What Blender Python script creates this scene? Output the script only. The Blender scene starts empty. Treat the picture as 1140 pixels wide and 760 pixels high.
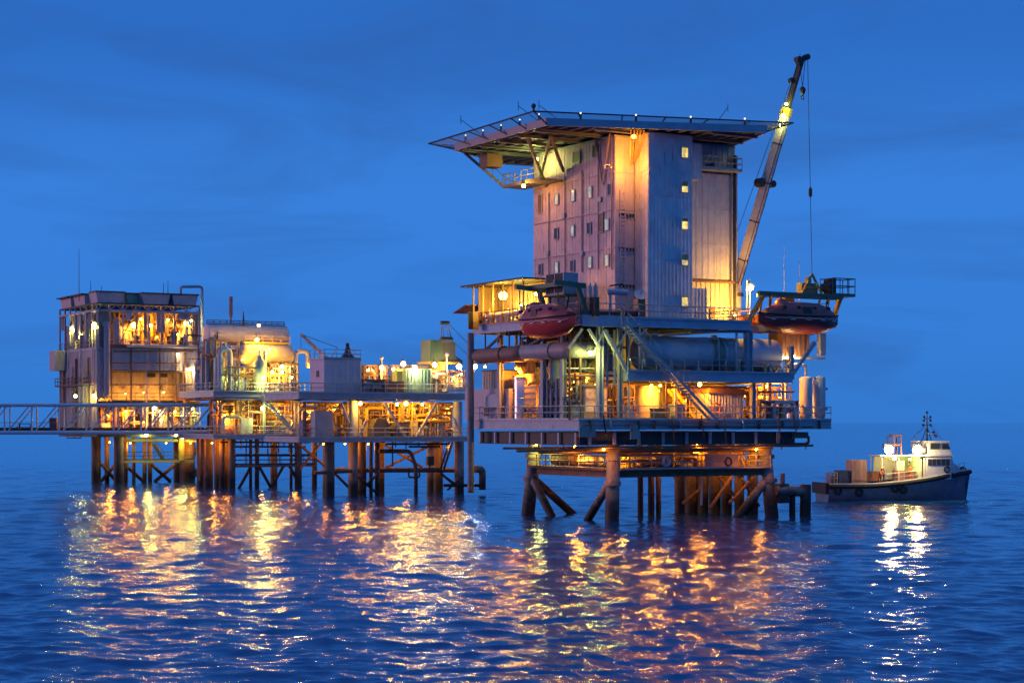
import bpy, math, random
import numpy as np
from mathutils import Vector, Matrix

# ------------------------------------------------------------------ camera, sky, sun, exposure
sc = bpy.context.scene
col = bpy.context.collection
FPX, EYE, HOR = 2044.0, 8.3, 470.0          # focal length in photo pixels, eye height above the sea, horizon row
cam_d = bpy.data.cameras.new('camera'); cam = bpy.data.objects.new('camera', cam_d); col.objects.link(cam)
cam.location = (0, 0, EYE); cam.rotation_euler = (math.pi / 2, 0, 0)
cam_d.sensor_width = 36; cam_d.lens = 36 * FPX / 1140; cam_d.shift_y = 90 / 1140
cam_d.clip_start = 0.5; cam_d.clip_end = 60000
sc.camera = cam

SUN_EL, SUN_AZ = 7.0, -82.0                  # afterglow from the left
wd = bpy.data.worlds.new('World'); sc.world = wd; wd.use_nodes = True
nt = wd.node_tree; N = nt.nodes; LK = nt.links; N.clear()
def nd(t, **kw):
    n = N.new(t)
    for k, v in kw.items(): setattr(n, k, v)
    return n
out = nd('ShaderNodeOutputWorld'); bg = nd('ShaderNodeBackground')
sky = nd('ShaderNodeTexSky', sky_type='NISHITA', sun_disc=False)
sky.sun_elevation = math.radians(3.0); sky.sun_rotation = math.radians(SUN_AZ)
sky.air_density = 1.0; sky.dust_density = 0.2; sky.ozone_density = 8.0
tc = nd('ShaderNodeTexCoord')
sep = nd('ShaderNodeSeparateXYZ'); LK.new(tc.outputs['Generated'], sep.inputs[0])
# dusk colour over height: the blue hour sky
ramp = nd('ShaderNodeValToRGB')
cr = ramp.color_ramp; cr.interpolation = 'EASE'
for i, (p, c) in enumerate([(0.0, (.032, .190, .62)), (.05, (.037, .205, .67)), (.12, (.040, .212, .69)), (.21, (.026, .150, .54)), (.42, (.036, .165, .52)), (1.0, (.060, .185, .52))]):
    e = cr.elements[i] if i < 2 else cr.elements.new(p)
    e.position = p; e.color = (*c, 1)
LK.new(sep.outputs['Z'], ramp.inputs[0])
# thin streaky dusk cloud
mp = nd('ShaderNodeMapping'); mp.inputs['Scale'].default_value = (3.4, 3.4, 15.0); mp.inputs['Rotation'].default_value = (0, .05, 0)
LK.new(tc.outputs['Generated'], mp.inputs[0])
no = nd('ShaderNodeTexNoise'); no.inputs['Scale'].default_value = 1.5; no.inputs['Detail'].default_value = 8; no.inputs['Roughness'].default_value = .55; no.inputs['Distortion'].default_value = .6
LK.new(mp.outputs[0], no.inputs['Vector'])
nr = nd('ShaderNodeMapRange'); nr.inputs['From Min'].default_value = .47; nr.inputs['From Max'].default_value = .66
nr.inputs['To Min'].default_value = 0.0; nr.inputs['To Max'].default_value = .46
LK.new(no.outputs['Fac'], nr.inputs['Value'])
m1 = nd('ShaderNodeMix', data_type='RGBA'); m1.inputs['B'].default_value = (.030, .110, .36, 1)
LK.new(ramp.outputs[0], m1.inputs['A']); LK.new(nr.outputs[0], m1.inputs['Factor'])
# a little of the physical sky
sm = nd('ShaderNodeMix', data_type='RGBA', blend_type='MULTIPLY'); sm.inputs['Factor'].default_value = 1
LK.new(sky.outputs[0], sm.inputs['A']); sm.inputs['B'].default_value = (.0020, .0060, .016, 1)
ad = nd('ShaderNodeMix', data_type='RGBA', blend_type='ADD'); ad.inputs['Factor'].default_value = 1
LK.new(m1.outputs['Result'], ad.inputs['A']); LK.new(sm.outputs['Result'], ad.inputs['B'])
LK.new(ad.outputs['Result'], bg.inputs['Color']); bg.inputs['Strength'].default_value = 1.0
LK.new(bg.outputs[0], out.inputs[0])

sun_d = bpy.data.lights.new('sun', 'SUN'); sun = bpy.data.objects.new('sun', sun_d); col.objects.link(sun)
sun_d.energy = 1.3; sun_d.angle = math.radians(25); sun_d.color = (1.0, .50, .50)
a, e_ = math.radians(SUN_AZ), math.radians(SUN_EL)
sdir = Vector((math.sin(a) * math.cos(e_), math.cos(a) * math.cos(e_), math.sin(e_)))
sun.rotation_euler = (-sdir).to_track_quat('-Z', 'Y').to_euler()
vs = sc.view_settings
sc.display_settings.display_device = 'sRGB'; vs.view_transform = 'Standard'; vs.look = 'None'; vs.exposure = 0.0; vs.gamma = 1.0; vs.use_curve_mapping = False
cy = sc.cycles
cy.max_bounces = 5; cy.diffuse_bounces = 2; cy.glossy_bounces = 3; cy.transmission_bounces = 2; cy.transparent_max_bounces = 6
cy.caustics_reflective = False; cy.caustics_refractive = False; cy.sample_clamp_indirect = 3.0
cy.use_light_tree = True; cy.use_denoising = True; cy.denoising_prefilter = 'FAST'
RND = random.Random(7)

# ------------------------------------------------------------------ materials (all procedural)
MATS = {}
def mat(name, c, rough=.55, metal=0.0, var=.18, rust=0.0, streak=.0, scale=1.0, tide=False):
    if name in MATS: return MATS[name]
    m = bpy.data.materials.new(name); m.use_nodes = True
    t = m.node_tree; n = t.nodes; l = t.links
    b = n['Principled BSDF']
    tx = n.new('ShaderNodeTexCoord'); oi = n.new('ShaderNodeObjectInfo')
    add = n.new('ShaderNodeVectorMath'); add.operation = 'ADD'
    rs = n.new('ShaderNodeVectorMath'); rs.operation = 'SCALE'; rs.inputs[0].default_value = (37, 71, 13)
    l.new(oi.outputs['Random'], rs.inputs['Scale']); l.new(tx.outputs['Object'], add.inputs[0]); l.new(rs.outputs[0], add.inputs[1])
    n1 = n.new('ShaderNodeTexNoise'); n1.inputs['Scale'].default_value = .9 * scale; n1.inputs['Detail'].default_value = 5; n1.inputs['Roughness'].default_value = .65
    l.new(add.outputs[0], n1.inputs['Vector'])
    mr = n.new('ShaderNodeMapRange'); mr.inputs['From Min'].default_value = .3; mr.inputs['From Max'].default_value = .7
    mr.inputs['To Min'].default_value = 1 - var; mr.inputs['To Max'].default_value = 1 + var * .6
    l.new(n1.outputs['Fac'], mr.inputs['Value'])
    mu = n.new('ShaderNodeMix'); mu.data_type = 'RGBA'; mu.blend_type = 'MULTIPLY'; mu.inputs['Factor'].default_value = 1
    mu.inputs['A'].default_value = (*c, 1); l.new(mr.outputs[0], mu.inputs['B'])
    pr = n.new('ShaderNodeMapRange'); pr.inputs['To Min'].default_value = 1 - var * .45; pr.inputs['To Max'].default_value = 1 + var * .3; l.new(oi.outputs['Random'], pr.inputs['Value'])
    mo = n.new('ShaderNodeMix'); mo.data_type = 'RGBA'; mo.blend_type = 'MULTIPLY'; mo.inputs['Factor'].default_value = 1
    l.new(mu.outputs['Result'], mo.inputs['A']); l.new(pr.outputs[0], mo.inputs['B'])
    last = mo.outputs['Result']
    if streak > 0 or rust > 0:
        mpg = n.new('ShaderNodeMapping'); mpg.inputs['Scale'].default_value = (3.2, 3.2, .35) if streak > 0 else (1.3, 1.3, 1.0)
        l.new(add.outputs[0], mpg.inputs[0])
        n2 = n.new('ShaderNodeTexNoise'); n2.inputs['Scale'].default_value = 1.1 * scale; n2.inputs['Detail'].default_value = 7; n2.inputs['Roughness'].default_value = .7
        l.new(mpg.outputs[0], n2.inputs['Vector'])
        amt = max(streak, rust)
        r2 = n.new('ShaderNodeMapRange'); r2.inputs['From Min'].default_value = .66 - .22 * amt; r2.inputs['From Max'].default_value = .80 - .2 * amt
        r2.inputs['To Max'].default_value = .85
        l.new(n2.outputs['Fac'], r2.inputs['Value'])
        mx = n.new('ShaderNodeMix'); mx.data_type = 'RGBA'; l.new(r2.outputs[0], mx.inputs['Factor'])
        l.new(last, mx.inputs['A']); mx.inputs['B'].default_value = (.13, .055, .028, 1)
        last = mx.outputs['Result']
    if tide:                                  # weed and wet growth in the splash zone of the steel
        g = n.new('ShaderNodeNewGeometry'); sp = n.new('ShaderNodeSeparateXYZ'); l.new(g.outputs['Position'], sp.inputs[0])
        ma = n.new('ShaderNodeMath'); ma.operation = 'MULTIPLY_ADD'; ma.inputs[1].default_value = 3.0; l.new(n1.outputs['Fac'], ma.inputs[0]); l.new(sp.outputs['Z'], ma.inputs[2])
        r3 = n.new('ShaderNodeMapRange'); r3.inputs['From Min'].default_value = 4.6; r3.inputs['From Max'].default_value = 2.6
        l.new(ma.outputs[0], r3.inputs['Value'])
        mx = n.new('ShaderNodeMix'); mx.data_type = 'RGBA'; l.new(r3.outputs[0], mx.inputs['Factor'])
        l.new(last, mx.inputs['A']); mx.inputs['B'].default_value = (.018, .016, .012, 1); last = mx.outputs['Result']
    l.new(last, b.inputs['Base Color'])
    b.inputs['Metallic'].default_value = metal
    rr = n.new('ShaderNodeMapRange'); rr.inputs['To Min'].default_value = max(.05, rough - .12); rr.inputs['To Max'].default_value = min(1, rough + .15)
    l.new(n1.outputs['Fac'], rr.inputs['Value']); l.new(rr.outputs[0], b.inputs['Roughness'])
    bp = n.new('ShaderNodeBump'); bp.inputs['Strength'].default_value = .15; bp.inputs['Distance'].default_value = .03
    l.new(n1.outputs['Fac'], bp.inputs['Height']); l.new(bp.outputs[0], b.inputs['Normal'])
    MATS[name] = m
    return m
def emis(name, c, s, sample=True):
    if name in MATS: return MATS[name]
    m = bpy.data.materials.new(name); m.use_nodes = True
    b = m.node_tree.nodes['Principled BSDF']
    b.inputs['Base Color'].default_value = (.5, .5, .5, 1); b.inputs['Emission Color'].default_value = (*c, 1); b.inputs['Emission Strength'].default_value = s
    if not sample: m.cycles.emission_sampling = 'NONE'
    MATS[name] = m
    return m
def lit_window(name, c, s):                    # glass lit from the room behind, uneven as blinds and furniture make it
    m = emis(name, c, s); t = m.node_tree; n = t.nodes; l = t.links; b = n['Principled BSDF']
    tx = n.new('ShaderNodeTexCoord'); oi = n.new('ShaderNodeObjectInfo'); ad2 = n.new('ShaderNodeVectorMath'); ad2.operation = 'ADD'
    l.new(tx.outputs['Object'], ad2.inputs[0]); l.new(oi.outputs['Random'], ad2.inputs[1])
    v = n.new('ShaderNodeTexNoise'); v.inputs['Scale'].default_value = 2.4; v.inputs['Detail'].default_value = 2; l.new(ad2.outputs[0], v.inputs['Vector'])
    r = n.new('ShaderNodeMapRange'); r.inputs['From Min'].default_value = .35; r.inputs['From Max'].default_value = .65; r.inputs['To Min'].default_value = .45 * s; r.inputs['To Max'].default_value = 1.3 * s
    l.new(v.outputs['Fac'], r.inputs['Value']); l.new(r.outputs[0], b.inputs['Emission Strength'])
    b.inputs['Roughness'].default_value = .1
    return m
WHITE = mat('white_paint', (.62, .60, .58), .5, var=.15, streak=.25)
CREAM = mat('cream_cladding', (.68, .48, .47), .6, var=.24, streak=.42)
STAIRCLAD = mat('grey_cladding', (.56, .62, .66), .6, var=.2, streak=.34)
GREY = mat('grey_paint', (.40, .41, .43), .5, var=.2, rust=.25)
BLUEGREY = mat('blue_grey_paint', (.36, .42, .50), .45, var=.18, rust=.15)
DARK = mat('dark_steel', (.055, .05, .048), .6, var=.3, rust=.3)
RUST = mat('rusty_steel', (.24, .13, .08), .75, var=.35, rust=.6)
LEG = mat('leg_steel', (.34, .27, .22), .65, var=.3, rust=.55, tide=True)
LEGDK = mat('dark_leg_steel', (.20, .125, .085), .7, var=.35, rust=.5, tide=True)
YELLOW = mat('yellow_paint', (.58, .36, .05), .5, var=.2, rust=.3)
PIPEW = mat('pale_pipe', (.55, .52, .48), .45, var=.2, rust=.2)
PIPEG = mat('grey_pipe', (.34, .35, .36), .45, var=.2, rust=.25)
PIPER = mat('red_pipe', (.34, .07, .045), .5, var=.25, rust=.3)
STEEL = mat('bright_steel', (.62, .62, .62), .28, metal=.9, var=.1)
GREEN = mat('green_paint', (.10, .17, .10), .55, var=.2, rust=.25)
SEAGREEN = mat('sea_green_paint', (.22, .40, .33), .5, var=.15, rust=.15)
BROWN = mat('brown_paint', (.20, .09, .05), .6, var=.25, rust=.3)
RED = mat('lifeboat_red', (.55, .055, .04), .42, var=.2, rust=.1)
MAROON = mat('maroon_gelcoat', (.24, .045, .04), .4, var=.2, rust=.1)
ORANGE = mat('orange_paint', (.55, .14, .03), .5, var=.2)
DECK = mat('deck_plate', (.16, .15, .14), .8, var=.3, rust=.4)
GALV = mat('galvanised', (.42, .42, .42), .5, metal=.3, var=.15, rust=.12)
BLACK = mat('black_rubber', (.02, .02, .02), .7, var=.2)
BOATW = mat('boat_white', (.62, .64, .66), .35, var=.1, rust=.05)
HULL = mat('hull_band_dark', (.028, .03, .045), .4, var=.25, rust=.12)
WOOD = mat('crate_wood', (.42, .24, .17), .7, var=.25)
GLASSD = mat('dark_glass', (.03, .035, .045), .08, var=.05)
SKIN = mat('skin', (.36, .2, .14), .6, var=.05)
COVER = mat('coverall_orange', (.45, .13, .04), .8, var=.1)
COVERB = mat('coverall_blue', (.05, .08, .2), .8, var=.1)
WIN_Y = lit_window('window_yellow', (1.0, .72, .07), .95)
WIN_P = lit_window('window_pale', (.62, .66, .40), .40)
WIN_D = mat('window_unlit', (.06, .055, .06), .15, var=.1)
NETM = mat('net_mesh', (.30, .32, .35), .6, var=.1)

# ------------------------------------------------------------------ mesh building
class MB:
    def __init__(s): s.v = []; s.f = []
    def _add(s, vs_, fs):
        o = len(s.v); s.v += [tuple(p) for p in vs_]; s.f += [tuple(i + o for i in f) for f in fs]; return s
    def box(s, x0, x1, y0, y1, z0, z1):
        return s._add([(x0,y0,z0),(x1,y0,z0),(x1,y1,z0),(x0,y1,z0),(x0,y0,z1),(x1,y0,z1),(x1,y1,z1),(x0,y1,z1)],
                      [(0,3,2,1),(4,5,6,7),(0,1,5,4),(1,2,6,5),(2,3,7,6),(3,0,4,7)])
    def _basis(s, p, q):
        p, q = Vector(p), Vector(q); d = (q - p)
        if d.length < 1e-6: d = Vector((0, 0, 1e-3))
        d.normalize()
        up = Vector((0, 0, 1)) if abs(d.z) < .97 else Vector((1, 0, 0))
        x = d.cross(up).normalized(); y = x.cross(d).normalized()
        return p, q, x, y
    def beam(s, p, q, w, h):
        p, q, x, y = s._basis(p, q); a = []
        for c_ in (p, q):
            for sx, sy in ((-1,-1),(1,-1),(1,1),(-1,1)): a.append(c_ + x * (sx * w / 2) + y * (sy * h / 2))
        return s._add(a, [(3,2,1,0),(4,5,6,7),(0,1,5,4),(1,2,6,5),(2,3,7,6),(3,0,4,7)])
    def ibeam(s, p, q, w, h, t=.06):
        p, q, x, y = s._basis(p, q)
        s.beam(p + y * (h/2 - t/2), q + y * (h/2 - t/2), w, t); s.beam(p - y * (h/2 - t/2), q - y * (h/2 - t/2), w, t)
        return s.beam(p, q, t, h - 2 * t)
    def cyl(s, p, q, r, r2=None, n=10, caps=True):
        r2 = r if r2 is None else r2
        p, q, x, y = s._basis(p, q); a = []
        for c_, rr in ((p, r), (q, r2)):
            for k in range(n):
                t = 2 * math.pi * k / n; a.append(c_ + x * (rr * math.cos(t)) + y * (rr * math.sin(t)))
        fs = [(k, k + n, (k + 1) % n + n, (k + 1) % n) for k in range(n)]
        if caps: fs += [tuple(range(n)), tuple(range(2 * n - 1, n - 1, -1))]
        return s._add(a, fs)
    def sweep(s, pts, r, n=8):
        pts = [Vector(p) for p in pts]; a = []; prev = None
        for i, p in enumerate(pts):
            d = (pts[min(i + 1, len(pts) - 1)] - pts[max(i - 1, 0)]).normalized()
            if prev is None:
                up = Vector((0, 0, 1)) if abs(d.z) < .95 else Vector((1, 0, 0)); x = d.cross(up).normalized()
            else: x = (prev - d * prev.dot(d)).normalized()
            prev = x; y = x.cross(d).normalized()
            rr = r[i] if isinstance(r, (list, tuple)) else r
            for k in range(n):
                t = 2 * math.pi * k / n; a.append(p + x * (rr * math.cos(t)) + y * (rr * math.sin(t)))
        m = len(pts)
        fs = [(i * n + k, (i + 1) * n + k, (i + 1) * n + (k + 1) % n, i * n + (k + 1) % n) for i in range(m - 1) for k in range(n)]
        fs += [tuple(range(n)), tuple(range(m * n - 1, (m - 1) * n - 1, -1))]
        return s._add(a, fs)
    def pipe(s, pts, r, bend=None, n=8):
        pts = [Vector(p) for p in pts]; bend = bend or r * 2.2; o = [pts[0]]
        for i in range(1, len(pts) - 1):
            p = pts[i]; a = (pts[i-1] - p); b = (pts[i+1] - p); bl = min(bend, a.length * .45, b.length * .45)
            a = p + a.normalized() * bl; b = p + b.normalized() * bl
            for t in (0, .25, .5, .75, 1): o.append(a.lerp(p, t).lerp(p.lerp(b, t), t))
        o.append(pts[-1])
        return s.sweep(o, r, n)
    def lathe(s, p, q, prof, n=16):          # prof: list of (t along p->q in metres, radius)
        p, q, x, y = s._basis(p, q); d = (q - p).normalized(); a = []
        for t, rr in prof:
            for k in range(n):
                w = 2 * math.pi * k / n; a.append(p + d * t + x * (rr * math.cos(w)) + y * (rr * math.sin(w)))
        m = len(prof)
        fs = [(i * n + k, (i + 1) * n + k, (i + 1) * n + (k + 1) % n, i * n + (k + 1) % n) for i in range(m - 1) for k in range(n)]
        fs += [tuple(range(n)), tuple(range(m * n - 1, (m - 1) * n - 1, -1))]
        return s._add(a, fs)
    def vessel(s, p, q, r, n=18, dome=.45):
        L = (Vector(q) - Vector(p)).length; d = r * dome
        pr = [(-0 + d * (1 - math.cos(t)), max(.02, r * math.sin(t))) for t in [0, .4, .8, 1.2, math.pi / 2]]
        pr2 = [(L - a_, b_) for a_, b_ in reversed(pr)]
        return s.lathe(p, q, pr + pr2, n)
    def sphere(s, c, r, n=10, m=6, sz=1.0):
        c = Vector(c)
        return s.lathe(c - Vector((0, 0, r * sz)), c + Vector((0, 0, r * sz)), [(r * sz - r * sz * math.cos(math.pi * i / m), max(.005, r * math.sin(math.pi * i / m))) for i in range(m + 1)], n)
    def prism(s, poly, z0, z1):
        n = len(poly)
        a = [(x, y, z0) for x, y in poly] + [(x, y, z1) for x, y in poly]
        return s._add(a, [tuple(range(n - 1, -1, -1)), tuple(range(n, 2 * n))] + [(k, (k + 1) % n, (k + 1) % n + n, k + n) for k in range(n)])
    def extrude(s, poly3, d):                 # polygon of 3d points pushed along d
        n = len(poly3); d = Vector(d); a = [Vector(p) for p in poly3] + [Vector(p) + d for p in poly3]
        return s._add(a, [tuple(range(n - 1, -1, -1)), tuple(range(n, 2 * n))] + [(k, (k + 1) % n, (k + 1) % n + n, k + n) for k in range(n)])
    def torus(s, c, ax, R_, r, n=16, m=6):
        c = Vector(c); ax = Vector(ax).normalized(); u = ax.cross(Vector((0, 0, 1)) if abs(ax.z) < .9 else Vector((1, 0, 0))).normalized(); w = ax.cross(u); a = []
        for i in range(n):
            t = 2 * math.pi * i / n; dr = u * math.cos(t) + w * math.sin(t)
            for k in range(m):
                q = 2 * math.pi * k / m; a.append(c + dr * (R_ + r * math.cos(q)) + ax * (r * math.sin(q)))
        return s._add(a, [(i * m + k, ((i + 1) % n) * m + k, ((i + 1) % n) * m + (k + 1) % m, i * m + (k + 1) % m) for i in range(n) for k in range(m)])
    def corr(s, p, q, z0, z1, pitch=.35, depth=.06, nrm=None, back=.08):   # ribbed sheet from p to q (plan points), ribs standing out along nrm
        p, q = Vector((*p, 0)), Vector((*q, 0)); L = (q - p).length; d = (q - p).normalized()
        nrm = Vector((*nrm, 0)).normalized(); k = max(1, round(L / pitch)); w = L / k; prof = []
        for i in range(k):
            prof += [(i * w, 0), (i * w + w * .60, 0), (i * w + w * .68, depth), (i * w + w * .90, depth)]
        prof.append((L, 0)); m = len(prof); a = []
        for z in (z0, z1):
            for t, h in prof: a.append(p + d * t + nrm * h + Vector((0, 0, z)))
        for z in (z0, z1):
            for t in (0, L): a.append(p + d * t - nrm * back + Vector((0, 0, z)))
        fs = [(i, i + 1, m + i + 1, m + i) for i in range(m - 1)]
        b = 2 * m
        fs += [(b + 1, b, b + 2, b + 3), (b, 0, m, b + 2), (m - 1, b + 1, b + 3, 2 * m - 1)]
        fs += [tuple(range(m - 1, -1, -1)) + (b, b + 1), tuple(range(m, 2 * m)) + (b + 3, b + 2)]
        return s._add(a, fs)
    def rail(s, pts, h=1.1, step=1.5, r=.035):
        pts = [Vector(p) for p in pts]
        for i in range(len(pts) - 1):
            p, q = pts[i], pts[i + 1]; L = (q - p).length; k = max(1, round(L / step))
            for j in range(k + (1 if i == len(pts) - 2 else 0)):
                c_ = p.lerp(q, j / k); s.cyl(c_, c_ + Vector((0, 0, h)), r, n=4, caps=False)
            for hh in (h, h * .55): s.cyl(p + Vector((0, 0, hh)), q + Vector((0, 0, hh)), r, n=4, caps=False)
            s.beam(p + Vector((0, 0, .08)), q + Vector((0, 0, .08)), .02, .15)
        return s
    def stairs(s, p, q, wdir, w=.9, step=.24, stringer=.26):
        p, q = Vector(p), Vector(q); wd_ = Vector(wdir).normalized() * w
        for o in (Vector((0, 0, 0)), wd_): s.beam(p + o, q + o, .06, stringer)
        n = max(2, int(abs(q.z - p.z) / step)); f = (q - p); f.z = 0; f = f.normalized() * .13
        for i in range(1, n):
            c_ = p.lerp(q, i / n); s.beam(c_, c_ + wd_, .24, .04)
        for o in (Vector((0, 0, 0)), wd_):
            s.cyl(p + o + Vector((0, 0, 1)), q + o + Vector((0, 0, 1)), .035, n=4)
            for i in range(0, n + 1, 4):
                c_ = p.lerp(q, i / n) + o; s.cyl(c_, c_ + Vector((0, 0, 1)), .03, n=4, caps=False)
        return s
    def ladder(s, p, h, wdir, w=.5):
        p = Vector(p); wv = Vector(wdir).normalized() * w
        for o in (Vector((0, 0, 0)), wv): s.cyl(p + o, p + o + Vector((0, 0, h)), .04, n=4)
        for i in range(int(h / .32)):
            c_ = p + Vector((0, 0, .2 + i * .32)); s.cyl(c_, c_ + wv, .025, n=4, caps=False)
        return s
    def mesh(s, name, base=(0, 0, 0), smooth=False):
        m = bpy.data.meshes.new(name); b = base
        m.from_pydata([(x - b[0], y - b[1], z - b[2]) for x, y, z in s.v], [], s.f)
        if smooth:
            m.polygons.foreach_set('use_smooth', [True] * len(m.polygons))
            try: m.set_sharp_from_angle(angle=math.radians(40))
            except Exception: pass
        m.update()
        return m

class Frame:
    def __init__(s, px=None, D=None, xy=None, rot=30.0):
        s.o = xy if xy else ((px - 570) / FPX * D, D); s.a = math.radians(rot); s.c, s.s = math.cos(s.a), math.sin(s.a)
    def w(s, u, v, z=0): return Vector((s.o[0] + s.c * u - s.s * v, s.o[1] + s.s * u + s.c * v, z))
    def U(s, px, v):
        k = (px - 570) / FPX; p = s.w(0, v); return (k * p.y - p.x) / (s.c - k * s.s)
    def V(s, px, u):
        k = (px - 570) / FPX; p = s.w(u, 0); return (k * p.y - p.x) / (-s.s - k * s.c)
    def Z(s, py, u, v): return EYE + (HOR - py) * s.w(u, v).y / FPX
    def P(s, px, py, v): u = s.U(px, v); return (u, v, s.Z(py, u, v))          # photo point on the plane v
    def Q(s, px, py, u): v = s.V(px, u); return (u, v, s.Z(py, u, v))          # photo point on the plane u
    def local(s, w): dx, dy = w[0] - s.o[0], w[1] - s.o[1]; return (s.c * dx + s.s * dy, -s.s * dx + s.c * dy)

class Thing:
    def __init__(s, name, label, cat, fr, base, group=None):
        s.fr = fr; s.b = base
        o = bpy.data.objects.new(name, None); col.objects.link(o); o.empty_display_size = .3
        o.location = fr.w(*base); o.rotation_euler = (0, 0, fr.a)
        o['label'] = label; o['category'] = cat
        if group: o['group'] = group
        s.o = o
    def part(s, name, mb, m, parent=None, smooth=False, label=None, kind=None):
        ob = bpy.data.objects.new(name, mb.mesh(name, s.b, smooth)); ob.data.materials.append(m)
        col.objects.link(ob); ob.parent = parent or s.o
        if label: ob['label'] = label
        if kind: ob['kind'] = kind
        return ob
    def inst(s, name, mesh, at, rz=0, parent=None):
        ob = bpy.data.objects.new(name, mesh); col.objects.link(ob); ob.parent = parent or s.o
        ob.location = (at[0] - s.b[0], at[1] - s.b[1], at[2] - s.b[2]); ob.rotation_euler = (0, 0, rz)
        return ob
def single(name, label, cat, mb, m, fr, base, group=None, smooth=False, kind=None):
    ob = bpy.data.objects.new(name, mb.mesh(name, base, smooth)); ob.data.materials.append(m); col.objects.link(ob)
    ob.location = fr.w(*base); ob.rotation_euler = (0, 0, fr.a); ob['label'] = label
    if cat: ob['category'] = cat
    if group: ob['group'] = group
    if kind: ob['kind'] = kind
    return ob

# ------------------------------------------------------------------ lamps
LCOL = {'sodium': (1.0, .34, .018), 'warm': (1.0, .46, .045), 'green': (.86, .95, .22), 'white': (1.0, .70, .28), 'cool': (.86, .95, 1.0)}
def lamp(T, at, kind='warm', power=300, r=.17, parent=None, glow=60, off=(0, -.45, -.35)):
    c = LCOL[kind]; power *= 2.0; r = .05 + r * .55
    h = MB().box(at[0] - r * 1.15, at[0] + r * 1.15, at[1] - .05, at[1] + r * 1.2, at[2] + r * .55, at[2] + r * 1.35)
    h.cyl((at[0], at[1] + r, at[2] + r), (at[0], at[1] + r, at[2] + r * 3.2), .04, n=5)
    ho = T.part('floodlight', h, DARK, parent)
    T.part('lens', MB().sphere(at, r, 10, 6), emis('lens_' + kind, c, glow, False), ho, smooth=True)
    ld = bpy.data.lights.new('lamp_glow', 'POINT'); ld.energy = power; ld.color = c; ld.shadow_soft_size = .16
    lo = bpy.data.objects.new('lamp_glow', ld); col.objects.link(lo); lo.parent = ho
    lo.location = (at[0] + off[0] - T.b[0], at[1] + off[1] - T.b[1], at[2] + off[2] - T.b[2])
    return ho

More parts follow.
